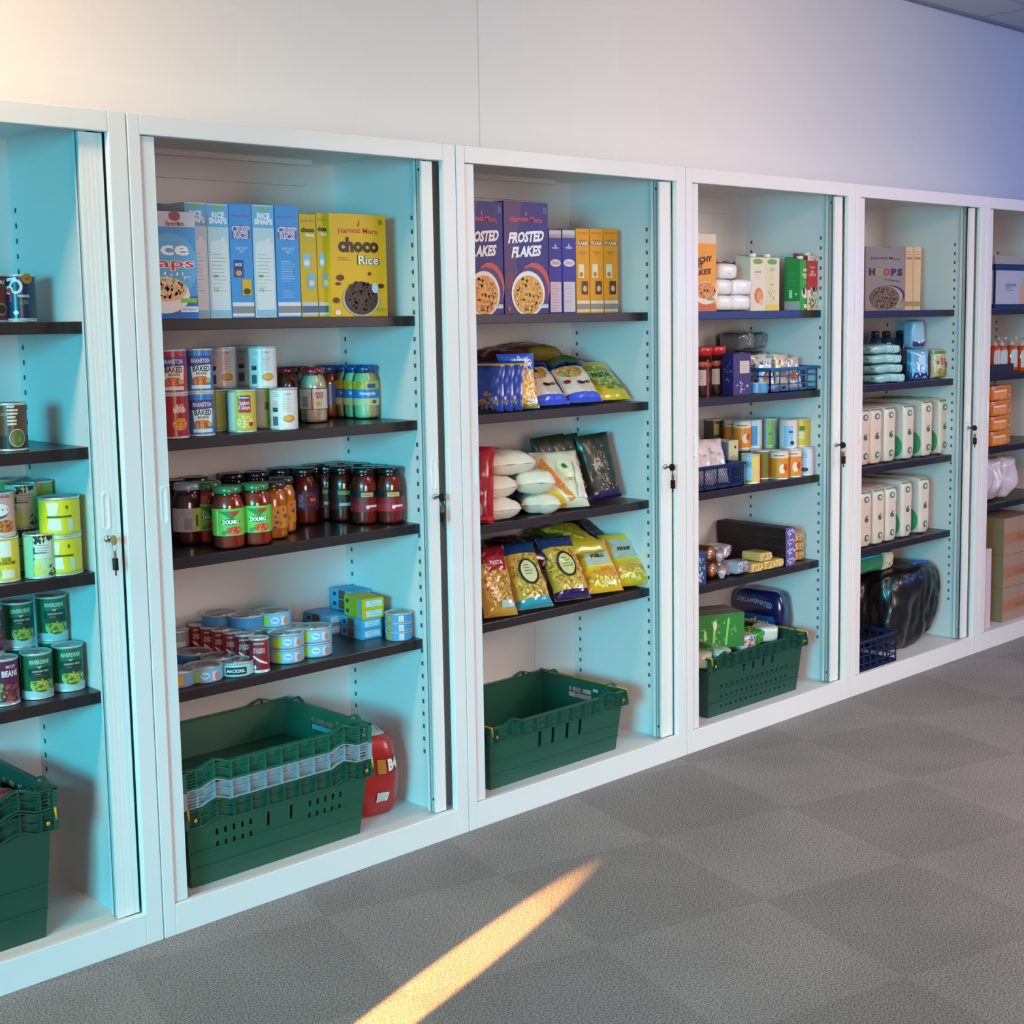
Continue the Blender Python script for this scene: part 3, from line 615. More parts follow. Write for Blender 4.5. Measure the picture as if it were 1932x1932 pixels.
tins_at('gy', tin_parts(.0365, .11, '9a8f3a', GYT), .0365, 1, z2, [(412, 815, 'olive and green tin between the blue beans and the spaghetti tin')], group=g2, turn=0)
tins_at('gw', tin_parts(.0365, .11, 'dfe6dc', GW), .0365, 1, z2, [(500, 809, 'white and lime tin between the spaghetti and the white curry tin')], group=g2, turn=0)
# jars on the same shelf
def J(key, parts, r, ci, z, lst, turn=0, group=None, name='sauce_jar', cat='jar'): tins_at(key, parts, r, ci, z, lst, name, cat, turn, group)
MAY = jar_parts(.0385, .155, 'd9dcc4', '8e1a2c', .038, .098, 'e4e6de', [R(-.030, .038, .03, .06, 'cfd8d4'), R(-.010, .038, .003, .06, '8e1a2c'), R(0, .038, .10, .002, '8e1a2c'), R(0, .095, .10, .003, '8e1a2c'), T('PASTA\nBAKE', .014, .078, .026, .018, 'c4584a'), El(.010, .054, .008, .006, 'd8d05a'), R(-.03, .045, .018, .03, '8f9aa0')])
HOM = jar_parts(.0385, .155, 'd6d9a8', '1f3f8e', .040, .110, 'e0c23a', [R(0, .060, .11, .026, '2f7fd0'), T('Homepride', .004, .073, .048, .014, 'ffffff', .03), R(0, .040, .11, .02, 'e3d79a'), Pg([(-.03, .086), (0, .110), (-.03, .110)], 'cfa81e'), El(.024, .050, .008, .006, '9c4a2a'), R(.016, .090, .026, .012, '3a55a0')])
g3 = 'jars on the second shelf of the second cabinet'
J('may', MAY, .0385, 1, z2, [(593, 799, 'creamy pasta bake jar with a dark red lid and white label')], 8, g3)
J('hom', HOM, .0385, 1, z2, [(691, 790, 'yellow and blue labelled pasta sauce jar, nearest the right side panel'), (654, 789, 'yellow and blue labelled pasta sauce jar, second from the right side panel')], 4, g3)
J('drk', jar_parts(.0385, .155, '7a3a22', '7a1a24', .04, .10, '6a2f2a', []), .0385, 1, z2, [(546, 776, 'dark red-brown jar half hidden behind the white curry tin'), ], 0, g3)
J('drb', jar_parts(.0385, .155, '8a4522', '1f3f8e', .04, .10, '3a66a8', []), .0385, 1, z2, [(622, 779, 'brown sauce jar with blue label, behind the creamy jar')], 0, g3)
J('mab', MAY, .0385, 1, z2, [(566, 768, 'creamy jar standing back behind the white curry tin and the creamy jar')], 0, g3)
J('hob', HOM, .0385, 1, z2, [(672, 772, 'blue-lidded jar in the back row, behind the two yellow and blue jars')], 0, g3)
# third shelf: sauces
z3 = shelf_z[1][2]; g4 = 'sauce jars on the third shelf of the second cabinet'
DOL = jar_parts(.041, .162, 'b83a22', '2f7a45', .036, .106, '79d44a', [R(-.034, .036, .004, .064, 'cfe6d0'), Pg([(-.03, .1), (.03, .1), (.004, .078)], '2f8a48'), R(.012, .090, .022, .008, 'd43a3a'), El(.002, .072, .026, .008, '1f7a4a'), T('DOLMIO', .002, .072, .042, .011, 'ffffff', .05), El(.014, .050, .016, .010, 'd8402a'), El(-.002, .050, .009, .008, 'e04a30'), Sc(.008, .050, .018, .010, 10, 'f08060', .004), El(-.016, .044, .006, .006, '2a9a60')])
J('dol', DOL, .041, 1, z3, [(433, 1038, 'red pasta sauce jar with green lid and label, nearest the shelf edge'), (485, 1031, 'red pasta sauce jar with green lid and label, beside the orange jars'), (396, 1027, 'red pasta sauce jar with green label, partly behind the nearest one')], 6, g4)
J('dkw', jar_parts(.041, .162, '4a1a18', '8ba6b8', .036, .098, 'b9b6be', [R(.022, .036, .026, .062, 'cfe070'), R(.018, .05, .006, .03, '2a6a3a'), R(-.006, .042, .020, .030, '8d92a0'), Ln(-.01, .092, .03, 4, .004, '8a8a94')]), .041, 1, z3, [(358, 1030, 'dark sauce jar with grey label and pale lid, left of the green-lidded jars')], 6, g4)
J('dk1', jar_parts(.041, .162, '301416', '191518', .036, .098, '2a2028', []), .041, 1, z3, [(326, 1022, 'very dark sauce jar at the left end of the shelf'), (372, 1001, 'dark-lidded jar behind the pale-lidded jar'), (441, 993, 'dark-lidded jar standing at the back, behind the green-lidded jars'), (486, 1000, 'dark-lidded jar at the back, behind the second green-lidded jar')], 0, g4)
ORA = jar_parts(.038, .154, 'd98a1e', '33281c', .030, .090, 'd9921e', [Sc(.01, .06, .03, .028, 10, '5a3a7a', .006), R(-.014, .036, .03, .044, 'e8a63a')])
J('ora', ORA, .038, 1, z3, [(518, 1019, 'orange sauce jar beside the second green-lidded jar'), (534, 1008, 'orange sauce jar, the further back of the two orange ones')], 0, g4)
PUR = jar_parts(.041, .162, '7a2a16', '121114', .040, .100, '3c3468', [R(-.014, .052, .014, .036, '8fa8d8'), Sc(.0, .072, .03, .026, 16, '6a62a8', .006), El(.022, .070, .014, .020, 'a8262c'), T('MILD', .022, .072, .018, .008, 'f0d0d0')])
J('pur', PUR, .041, 1, z3, [(576, 991, 'dark red sauce jar with a purple label, in the middle of the shelf')], 6, g4)
RED = jar_parts(.041, .162, '9c2418', '121114', .038, .098, '8e1420', [R(0, .078, .12, .02, '1b1512'), R(.006, .080, .036, .013, 'd8b070'), Ln(.006, .090, .03, 2, .005, '6a4a20'), R(0, .038, .12, .022, 'b01a28'), R(.018, .050, .034, .006, 'e8e2e0'), R(.006, .046, .008, .006, 'f4f0f0')])
J('red', RED, .041, 1, z3, [(738, 984, 'red-labelled sauce jar with black lid, nearest the right side panel'), (689, 991, 'red-labelled sauce jar with black lid, nearest the shelf edge on the right')], 4, g4)
DRD = jar_parts(.041, .162, '6e1c14', '121114', .038, .098, '3a1a14', [R(0, .078, .12, .02, '241c16'), R(.004, .080, .036, .012, '9c8a4a'), R(0, .038, .12, .018, '5a1418'), R(.010, .048, .040, .009, 'b8c8b8')])
J('drd', DRD, .041, 1, z3, [(648, 986, 'dark-labelled sauce jar with black lid, left of the two red-labelled jars'), (619, 983, 'dark-labelled sauce jar with black lid, right of the purple-labelled jar')], 0, g4)
J('bk', jar_parts(.041, .162, '3a1412', '101012', .038, .098, '2e1a1a', []), .041, 1, z3, [(534, 975, 'dark jar behind the orange jars, left of the purple-labelled jar'), (598, 958, 'black-lidded jar at the back, behind the purple-labelled jar'), (640, 953, 'black-lidded jar furthest back, in the middle of the dark jars'), (674, 962, 'black-lidded jar at the back, behind the dark-labelled jars'), (707, 966, 'black-lidded jar at the back, behind the two red-labelled jars')], 0, g4)
# fourth shelf: fish tins
z4 = shelf_z[1][3]; g5 = 'fish tins on the fourth shelf of the second cabinet'; TH = .0405
TUN = flat_tin_parts(.0485, .040, '7cc4ea', [R(-.024, .006, .024, .026, 'b8d23a'), El(.004, .020, .012, .009, 'd6ecf8'), T('TUNA', .004, .020, .018, .007, '2f6fb8', .03), R(.028, .007, .012, .022, 'e0d8f0'), El(.036, .017, .007, .010, 'd8885a')])
DKT = flat_tin_parts(.046, .038, '9fd8dc', [R(0, .008, .056, .019, '16181c'), T('MACKEREL', 0, .0175, .048, .009, 'e8f0ee', .02)])
DBT = flat_tin_parts(.0485, .040, '3f90cc', [Ln(0, .030, .05, 4, .006, '6aaad4')])
F = lambda k, p, l, t=0: tins_at(k, p, .0485, 1, z4, l, 'fish_tin', 'tin', t, g5)
F('tun', TUN, [(385, 1291, 'flat blue tuna tin at the shelf edge, left of the mackerel tin'), (541, 1254, 'blue tuna tin, lower of the pair right of the slim red tins'), (541, 1254, 'blue tuna tin, upper of the pair right of the slim red tins', TH), (594, 1242, 'blue tuna tin, lower of the rightmost round pair'), (594, 1242, 'blue tuna tin, upper of the rightmost round pair', TH)])
F('tuy', flat_tin_parts(.0485, .040, '6fa8c8', [R(.012, .008, .018, .024, 'd8a82a')]), [(332, 1301, 'flat blue tin with an orange patch, cut off by the door edge')])
F('dkt', DKT, [(446, 1281, 'flat mackerel tin with a black band, left of the slim red tin')])
def by_top(key, parts, r, h, u, v, n, labs, name, grp, zb):
    q = hz(u, v, zb + h * n); q.y = min(max(q.y, .1 + r), .45 - r)
    for i, l in enumerate(labs): spawn(key, parts, name, (q.x, q.y, zb + .0006 + h * i), facing(q), l, 'tin', grp)
by_top('dbt', DBT, .0485, TH, 414, 1155, 3, ['blue tin at the bottom of the left rear stack of three', 'blue tin in the middle of the left rear stack of three', 'blue tin on top of the left rear stack of three'], 'fish_tin', g5, z4)
by_top('dbt', DBT, .0485, TH, 464, 1158, 3, ['blue tin at the bottom of the middle rear stack', 'blue tin in the middle of the middle rear stack', 'blue tin on top of the middle rear stack'], 'fish_tin', g5, z4)
by_top('tun', TUN, .0485, TH, 515, 1151, 3, ['blue tuna tin at the bottom of the right rear stack', 'blue tuna tin in the middle of the right rear stack', 'blue tuna tin with a lime patch on top of the right rear stack'], 'fish_tin', g5, z4)
by_top('dbt', DBT, .0485, TH, 552, 1181, 2, ['blue tin behind the two pairs, lower', 'silver-topped blue tin behind the two pairs, upper'], 'fish_tin', g5, z4)
by_top('dbt', DBT, .0485, TH, 367, 1228, 1, ['silver-topped flat tin behind the tuna tin at the left'], 'fish_tin', g5, z4)
by_top('dbt', DBT, .0485, TH, 412, 1236, 1, ['silver-topped flat tin between the mackerel tin and the slim red tins'], 'fish_tin', g5, z4)
SLR = tin_parts(.0262, .092, '8e1420', [T('JOHN WEST', .0, .078, .030, .007, 'e8e0dc'), T('PILCHARDS\nIN TOMATO', .0, .060, .032, .015, 'e8c8c4'), Pg([(-.018, .044), (.0, .030), (.022, .022), (.022, .026), (.002, .036), (-.016, .048)], 'e8e0d8'), El(-.012, .016, .003, .006, 'e8e0d8'), R(0, .0055, .06, .003, 'd8d4d0')])
for (u, v), l in zip(((492, 1203), (461, 1195), (437, 1190), (416, 1186), (395, 1181), (374, 1176)), ('nearest the shelf edge', 'second from the shelf edge', 'third from the shelf edge', 'fourth from the shelf edge', 'fifth from the shelf edge', 'furthest from the shelf edge')):
    by_top('slr', SLR, .0262, .092, u, v, 1, ['slim red pilchard tin in the slanting row, ' + l], 'fish_tin', g5, z4)
tins_at('jarl', tin_parts(.03, .08, '9aa0a4', [R(0, .02, .04, .03, 'd8d8d4')]), .03, 1, z4, [(338, 1215, 'grey tin behind the flat tins, beside the left door edge')], 'fish_tin', 'tin', 0, g5)
def sard(w, d, h, col, dk):
    return carton_parts(w, d, h, col, [R(w * .04, h * .2, w * .74, h * .6, 'cfe8f4'), Ln(w * .08, h * .62, w * .5, 2, h * .25, '5a90b8')], [R(0, .001, d * .3, h - .002, dk), R(d * .34, .001, d * .22, h - .002, '8ab4c4'), R(-d * .32, h * .3, d * .16, h * .4, '2a4a5a')], col)
g6 = 'small fish cartons on the fourth shelf of the second cabinet'
def sb(key, x, y, dz, col, lab, dk='7a5240', rz=0): spawn(key, sard(.072, .105, .0285, col, dk), 'fish_carton', (x, y, z4 + .0005 + dz), math.radians(rz), lab, 'carton', g6)
q = hz(655, 1192, z4); H_ = .0295
for n, lab in enumerate(['blue fish carton at the bottom of the left pile', 'blue fish carton on top of the left pile of two']): sb('sbl', q.x - .036, min(q.y, .335), n * H_, '52b0e4', lab, rz=4)
for n, lab in enumerate(['blue fish carton lowest in the tall rear pile', 'blue fish carton second in the tall rear pile', 'blue fish carton third in the tall rear pile', 'blue fish carton topmost on the tall rear pile']): sb('sbl', q.x + .055, min(q.y, .335) - .006, n * H_, '52b0e4', lab, rz=2)
q2 = hz(722, 1200, z4)
for n, lab in enumerate(['blue fish carton at the bottom, under the yellow-green ones', 'blue fish carton second up, under the yellow-green ones']): sb('sbl', q2.x - .04, q2.y, n * H_, '5ab4e6', lab, rz=-3)
for n, lab in enumerate(['yellow-green fish carton, lower of two', 'yellow-green fish carton on top of the other']): sb('sby', q2.x - .036, q2.y - .004, (n + 2) * H_, 'dcc41c', lab, 'c8b41c', rz=-8)
TN3 = flat_tin_parts(.0385, .0265, '4aa0e0', [R(-.03, .0045, .016, .0175, 'b8a83a'), R(.008, .0045, .014, .0175, 'e0eef4'), Ln(.008, .018, .008, 4, .004, '7a8a94')])
tins_at('tn3', TN3, .0385, 1, z4, [(753, 1211, 'small round blue tin, lowest of three by the right panel'), (753, 1211, 'small round blue tin, middle of three by the right panel', .0267), (753, 1211, 'small round blue tin, topmost of three by the right panel', .0534)], 'fish_tin', 'tin', 0, g5)
# foot of the second cabinet: nested crates and a red multipack
GR = '18523f'; fz = .0705
qr = hy(683, 1592, .045)
crate(.57, .385, .215, (.39, .045 + .2, fz), 0, GR, 'lower green crate, its front slotted, standing on the base of second cabinet', slots='dots', group='crates stacked in the second cabinet')
crate(.57, .385, .10, (.385, .045 + .2, fz + .166), 0, '8fa0a8', 'thin grey crate rim sandwiched between the two green crates', slots='', arms=(0, 0), group='crates stacked in the second cabinet')
crate(.57, .385, .10, (.385, .045 + .2, fz + .217), 0, '20654e', 'upper green crate, open and empty, on top of the grey rim', slots='', arms=(0, 0), group='crates stacked in the second cabinet')
q = hz(735, 1545, fz)
spawn('redp', soft_parts(.135, .15, .235, 'a81c20', [R(.02, .135, .085, .045, '7a1a14'), R(-.004, .138, .026, .038, 'b8862a'), T('B4', .034, .158, .036, .034, 'f0f0f0', .05), R(-.045, .15, .02, .04, 'a8b4bc'), R(.0, .045, .04, .028, 'c8d0cc'), Ln(.0, .068, .034, 5, .005, '5a6a64')], [], [El(0, 0, .052, .055, 'd8e4e8'), Ln(.0, .03, .07, 8, .010, '8aa0aa', .001)], puff=.12, wr=.012, k=5), 'multipack', (q.x, .20, fz), math.radians(-8), 'red shrink-wrapped multipack with a clear top, beside the crate stack', 'pack')
# ---------------------------------------------------------------- leftmost cabinet
zA, zB, zC, zD = shelf_z[0]
NAVY = tin_parts(.0365, .11, '14264f', [Pg([(-.030, .100), (-.004, .104), (.002, .094), (-.006, .097), (-.026, .094)], 'd8e4ee'), El(-.004, .082, .015, .017, 'd8e4ee'), El(-.005, .082, .009, .011, '14264f'), El(-.020, .074, .010, .010, 'd8e4ee'), El(-.020, .073, .006, .006, 'a83848'), R(-.016, .046, .006, .026, 'a83848'), T('PRINCES', .012, .060, .026, .006, 'e8f0f4', .02), T('TUNA\nCHUNKS', .012, .046, .026, .010, '8aa83a', .0), El(.022, .100, .013, .012, 'a87820'), T('x1', .022, .100, .010, .007, '2a2a1a'), El(-.006, .022, .006, .005, 'c8e0ec'), R(0, .0055, .1, .003, 'c0ccd4')])
def at1(u, v, z, Y, lab, key, parts, r=.0365, grp=None, turn=0, nm='food_tin', cat='tin'):
    q = hy(u, v, Y); spawn(key, parts, nm, (q.x, Y, z + .0006), facing(q, turn), lab, cat, grp)
at1(39, 607, zA, .22, 'navy tin with a big white swirl, on the top shelf of leftmost cabinet', 'nv', NAVY, turn=-4)
at1(-12, 607, zA, .235, 'dark red and navy tin cut off by the picture edge, top shelf', 'nr', tin_parts(.0365, .11, '1c2036', [R(.02, .0055, .03, .1, '6a2420'), T('PRI', .02, .092, .02, .008, 'e8e0e0'), El(.02, .03, .014, .014, '8a8a8a'), El(.02, .03, .011, .011, '3a2418')]))
BRN = tin_parts(.0365, .11, '5a3a22', [R(0, .0055, .12, .03, '2e2018'), Ln(.006, .100, .026, 6, .008, 'c8d0c8', .0045), Ln(-.014, .086, .02, 2, .004, 'c8902a'), El(.014, .030, .019, .021, 'b8bcb0'), El(.014, .030, .017, .019, '5f6a2c'), El(.019, .026, .004, .006, '3f9a3a')])
at1(22, 836, zB, .17, 'brown soup tin with a green bowl picture, second shelf of leftmost cabinet', 'br', BRN)
gy_ = 'tins on the third shelf of the leftmost cabinet'
MUS = tin_parts(.0365, .104, 'e6d22e', [R(-.01, .060, .05, .036, 'e8e8d4'), T('SLICED\nMUSHROOMS', .004, .050, .040, .016, '1e2a18', .02), R(.006, .010, .03, .02, 'ece8c8'), Sc(-.02, .02, .012, .012, 6, 'c8b83a', .005)])
PNK = tin_parts(.0365, .104, 'd8a8a8', [T('MUSHROOM', .006, .094, .034, .006, 'a83a4a'), El(-.004, .060, .022, .016, '3a4a6a'), El(.0, .064, .020, .014, 'ece4dc'), El(.010, .026, .022, .014, '8a5030'), Sc(.010, .026, .02, .012, 18, 'd0823a', .005), R(0, .0055, .1, .006, 'd8d0b0')])
SPT = tin_parts(.0365, .104, 'bfe0a8', [R(.006, .048, .038, .040, 'dfe0d4'), Sc(-.004, .094, .032, .009, 18, '20241a', .006), Sc(-.024, .060, .010, .03, 14, '2a4a2a', .006), Sc(-.016, .020, .02, .012, 8, 'e2d83a', .007), Sc(.026, .018, .012, .012, 8, '2a5a2a', .005), R(-.004, .060, .030, .0025, '3a4a3a'), Ln(.006, .078, .03, 4, .006, '7a867a'), R(-.026, .0055, .018, .095, '7fd0a8')])
YEL = tin_parts(.047, .092, 'e2d41e', [Pg([(-.034, .082), (-.004, .080), (-.010, .052), (-.030, .050)], 'e8ecc8'), Pg([(-.030, .044), (-.002, .044), (.002, .016), (-.034, .018)], 'e4ecd4'), R(-.004, .046, .058, .0042, '4a5a10'), R(.022, .014, .013, .028, 'bcd8bc'), El(.014, .070, .003, .005, '4a7a2a'), R(0, .0055, .13, .004, 'a8c820')])
tins_at('ye', YEL, .047, 0, zC, [(118, 1089, 'wide yellow tin on the shelf, at the right end'), (118, 1089, 'wide yellow tin stacked on the other wide yellow tin', .0922)], group=gy_, turn=4)
tins_at('spt', SPT, .0365, 0, zC, [(78, 1093, 'green and white tin with black flecks, in front of the yellow tins'), (48, 1078, 'green and white flecked tin at the back, lower of its pair'), (48, 1078, 'green and white flecked tin in the upper row', .1042)], group=gy_, turn=4)
tins_at('mus', MUS, .0365, 0, zC, [(8, 1101, 'yellow sliced mushroom tin under the pinkish tin')], group=gy_, turn=8)
tins_at('pnk', PNK, .0365, 0, zC, [(4, 1101, 'pinkish tin standing on the sliced mushroom tin', .1042)], group=gy_, turn=8)
tins_at('bk3', tin_parts(.0365, .104, '9aa83a', [R(0, .0055, .1, .02, '2a3a2a')]), .0365, 0, zC, [(78, 1062, 'silver-lidded tin behind the flecked tins, lower one'), (78, 1062, 'silver-lidded tin in the back row, beside the wide yellow tin', .1042), (14, 1064, 'silver-lidded tin in the back row, lower left one'), (14, 1064, 'silver-lidded tin in the back row, upper left one', .1042)], group=gy_)
gz_ = 'tins on the fourth shelf of the leftmost cabinet'
PEA = tin_parts(.0365, .11, '1f6a40', [R(.006, .056, .058, .020, '14322c'), R(0, .0055, .14, .016, 'a8ccd0'), T('RIVERDENE', .004, .090, .046, .010, 'b8d8cc', .03), Pg([(-.004, .080), (.010, .080), (.003, .074)], '9ac0a8'), T('GARDEN PEAS', .006, .068, .038, .0045, 'c8d8c0'), Ln(.002, .060, .02, 1, .004, '9ac0a8'), El(.008, .036, .027, .021, 'c8d4c0'), El(.008, .037, .025, .020, '4a6a24'), Sc(.008, .037, .024, .018, 46, 'a8b83a', .0042), Sc(.008, .037, .022, .016, 16, 'c8b44a', .0036), R(.008, .046, .054, .010, '1a3a2c')])
BNS = tin_parts(.0365, .11, '5a1c48', [T('MIXED', .014, .092, .024, .007, 'd8c0d0'), T('BEANS', .012, .076, .040, .015, 'ecdce8', .04), Sc(.010, .030, .03, .02, 34, 'a84a4a', .006), Sc(-.016, .034, .016, .018, 16, '8aa044', .006), Sc(.014, .026, .03, .018, 16, '6a2a3a', .006), R(0, .0055, .14, .005, '9a8a94')])
tins_at('pea', PEA, .0365, 0, zD, [(131, 1306, 'green pea tin at the right end of the lower row'), (72, 1321, 'green pea tin in the lower row, beside the purple bean tin')], group=gz_, turn=6)
def behind(u, v, lab, key, parts, n=1):
    q = on_shelf(u, v, zD + .1102, .0365)
    for i, l in enumerate(lab): spawn(key, parts, 'food_tin', (q.x, q.y, zD + .0006 + .1102 * i), facing(q, 6), l, 'tin', gz_)
behind(100, 1211, ['green pea tin behind the front row, under the upper right one', 'green pea tin in the upper row, at its right end'], 'pea', PEA)
behind(37, 1224, ['green pea tin behind the front row, under the upper left one', 'green pea tin in the upper row, with its plain side showing'], 'pea', PEA)
tins_at('bns', BNS, .0365, 0, zD, [(8, 1334, 'purple mixed bean tin in the lower row')], group=gz_, turn=10)
behind(-22, 1240, ['purple bean tin under the upper one at the picture edge', 'purple bean tin in the upper row, cut off by the picture edge'], 'bns', BNS)
crate(.57, .385, .31, (-.53, .245, fz), 0, '15493a', 'lowest green crate of the stack in the leftmost cabinet', slots='', group='crates stacked in the leftmost cabinet')
crate(.57, .385, .10, (-.53, .245, fz + .262), 0, '195040', 'topmost green crate of the stack in the leftmost cabinet, holding a red packet', slots='', arms=(0, 0), group='crates stacked in the leftmost cabinet')
spawn('rp', soft_parts(.16, .12, .07, 'b8301e', [R(0, .03, .08, .03, 'e8d0b0')], [], [R(.02, 0, .06, .05, 'e6cfae')], wr=.006), 'food_packet', (-.37, .18, fz + .275), .4, 'red and cream packet inside the top green crate of the leftmost cabinet', 'packet')
# ---------------------------------------------------------------- third cabinet
def f_frost(W_, H):
    return [Pg([(-W_ / 2, 0), (-W_ * .1, 0), (-W_ * .24, H * .5), (-W_ * .1, H), (-W_ / 2, H)], '4a2a5c'), El(-W_ * .38, H * .30, W_ * .1, H * .08, '6a2f4a'), T('Harvest Morn', -W_ * .0, H * .84, W_ * .72, H * .05, 'd63a34', .02, arc=.004), Pg([(-W_ * .03, H * .88), (W_ * .02, H * .88), (0, H * .94)], 'd63a34'), El(W_ * .42, H * .93, .007, .009, '8a86b8'), El(W_ * .42, H * .93, .005, .007, '2c2a70'),
            T('FROSTED', .0, H * .69, W_ * .80, H * .10, 'f2f0f2', .05, .07, .3), T('FLAKES', 0, H * .56, W_ * .66, H * .10, 'f2f0f2', .05, .07, .3),
            El(W_ * .16, H * .24, W_ * .36, H * .22, 'c8442e'), El(W_ * .08, H * .20, W_ * .40, H * .22, '3a2a66'), El(W_ * .02, H * .18, W_ * .38, H * .205, 'e9e4dc'), El(W_ * .02, H * .17, W_ * .34, H * .175, 'd8963a'), Sc(W_ * .02, H * .17, W_ * .31, H * .16, 80, 'e8b458', .007), Sc(W_ * .02, H * .17, W_ * .31, H * .16, 46, 'a85f20', .005),
            Sc(0, H * .45, W_ * .45, H * .12, 14, 'c8c4e0', .0016), R(W_ * .36, H * .05, W_ * .22, .012, 'd8dcd4'), T('VIT D', W_ * .38, H * .075, W_ * .15, .006, '3a7a4a'), El(-W_ * .42, H * .045, .006, .006, 'd84a3a')]
def f_purp(W_, H): return [R(0, H * .93, W_ * .96, H * .06, 'c8c6d2'), R(0, H * .90, W_ * .96, H * .04, 'a8a494'), El(0, H * .78, W_ * .3, H * .012, 'a8aad8'), Pg([(-W_ * .12, H * .79), (W_ * .12, H * .79), (0, H * .84)], 'a8aad8'), El(0, H * .60, W_ * .42, H * .045, 'dfdbe8'), T('COCO', 0, H * .60, W_ * .56, H * .035, 'a82a3a', .03), R(0, .004, W_ * .86, H * .36, 'cfc8d4'), Ln(0, H * .33, W_ * .7, 9, H * .034, '9a90a4'), Ln(0, H * .30, W_ * .6, 3, H * .08, 'c89aa8')]
def f_oran(W_, H): return [T('Harvest Morn', 0, H * .95, W_ * .8, H * .025, 'c03a1e', 0), T('CRUNCHY NUT', 0, H * .86, W_ * .6, H * .02, '7a3a1a', 0), R(0, H * .805, W_ * .9, H * .035, '6a4a2a'), T('FLAKES', 0, H * .825, W_ * .8, H * .03, 'ece4da', .04), T('WHY NOT\nTRY', 0, H * .71, W_ * .6, H * .04, '8a4a1a', 0), R(-W_ * .14, H * .42, W_ * .42, H * .16, 'e8e0c8'), El(-W_ * .14, H * .46, W_ * .15, H * .03, 'a88a4a'), R(W_ * .12, H * .22, W_ * .46, H * .16, '5a2a1e'), El(W_ * .12, H * .29, W_ * .15, H * .035, 'c8b8a8')] + stripes(W_, '8f8a80', 'ded6c8')
g7 = 'cereal cartons on the top shelf of the third cabinet'
box_at('fro', 2, 0, 872, 951, 380, .115, .07, '2b2a74', f_frost, (), '26264a', 'purple frosted flakes carton half hidden by the door edge', group=g7)
box_at('fro', 2, 0, 953, 1036, 382, .115, .07, '2b2a74', f_frost, (), '26264a', 'purple frosted flakes carton in full view', group=g7)
box_at('pur', 2, 0, 1037, 1061, 433, .19, .19, '33329a', f_purp, (), '1c1c30', 'slim purple carton edge-on, touching the frosted flakes', group=g7)
box_at('pur', 2, 0, 1062, 1087, 433, .19, .19, '33329a', f_purp, (), '1c1c30', 'slim purple carton edge-on, touching the orange cartons', group=g7)
for u0, u1, l in ((1088, 1113, 'orange carton edge-on, touching a slim purple carton'), (1114, 1139, 'orange carton edge-on, middle of the three orange ones'), (1140, 1166, 'orange carton edge-on, furthest right on its shelf')):
    box_at('orn', 2, 0, u0, u1, 432, .19, .19, 'e19a18', f_oran, (), '8a4a14', l, group=g7)
def bag(key, parts, loc, tilt, rz, lab, name='food_bag', cat='bag', group=None, roll=0):
    return spawn(key, parts, name, loc, label=lab, cat=cat, group=group, rot=(-math.radians(tilt), math.radians(roll), math.radians(rz)))
zz = shelf_z[2][1]; g8 = 'bags of sweets and snacks piled on the second shelf of the third cabinet'
MAC = bag_parts(.145, .185, .040, '2a42a8', [R(0, .0, .145, .026, '3a58d8'), Pg([(-.07, .026), (.07, .026), (.07, .155), (.0, .17), (-.07, .14)], 'ded2c4'), El(-.01, .130, .052, .036, 'c9a85c'), Sc(-.01, .130, .05, .034, 60, 'a88440', .006), El(-.045, .075, .012, .01, 'a8283a'), El(.010, .070, .016, .008, '1a1614'), El(.036, .072, .014, .006, '7a5a3a'), Pg([(-.07, .14), (0, .17), (.07, .155), (.07, .185), (-.07, .185)], '22308a')], sd=3)
BLU = bag_parts(.13, .15, .045, '1f3f96', [Sc(.0, .03, .055, .025, 26, '8f6a2a', .008), R(0, .136, .13, .007, 'c89a2e')], sd=5)
BLY = bag_parts(.125, .172, .05, '3a6ad0', [Pg([(-.035, .005), (.055, .005), (.05, .12), (-.02, .12)], 'e4aa3a'), Sc(.01, .05, .045, .045, 80, 'f0c860', .008), Sc(.01, .05, .045, .045, 40, 'd8822e', .007), Sc(.01, .02, .045, .015, 30, 'ece0d4', .007), Sc(.01, .125, .045, .04, 60, 'd8dcec', .006), T('HARIBO', .01, .142, .07, .020, 'e8e8f4', .05), R(0, 0, .125, .01, 'b8b03a')], sd=8)
GRN = bag_parts(.15, .20, .035, 'c8b828', [Pg([(-.05, .06), (.05, .05), (.05, .15), (-.05, .16)], '8f9a3a'), Sc(0, .1, .05, .05, 40, 'd8d880', .007), T('PASTA', 0, .11, .07, .024, '2f4a2a', .04), Sc(.02, .05, .05, .02, 14, '3f6a24', .007)], sd=11)
def dk(col, c2, sd): return bag_parts(.15, .19, .05, col, [Sc(0, .1, .06, .07, 40, c2, .010), R(0, .15, .15, .02, c2)], sd=sd)
def P3(u, Y): return hy(u, 700, Y).x
def bx(u, v, Y, z): q = hy(u, v, Y); return (q.x, Y, z)
bag('mac', MAC, bx(1040, 768, .125, zz + .010), 47, -8, 'blue and cream dried food bag leaning back, the left of two', group=g8)
bag('mac', MAC, bx(1104, 764, .135, zz + .010), 48, -12, 'blue and cream dried food bag leaning back, the right of two', group=g8)
bag('blg', GRN, bx(1157, 755, .155, zz + .010), 53, -14, 'yellow-green bag leaning at the right of the pile', group=g8)
bag('bly', BLY, bx(982, 771, .12, zz + .006), 12, -20, 'blue bag with a yellow and orange sweets picture, standing up', group=g8)
for k, (u, Y, l) in enumerate(((948, .13, 'dark blue bag standing edge-on, right against the bright sweets bag'), (930, .135, 'dark blue bag standing edge-on, middle of the row'), (912, .14, 'dark blue bag standing edge-on, by the door edge'))):
    bag('blu', BLU, bx(u, 771, Y, zz + .006), 10, -62, l, group=g8)
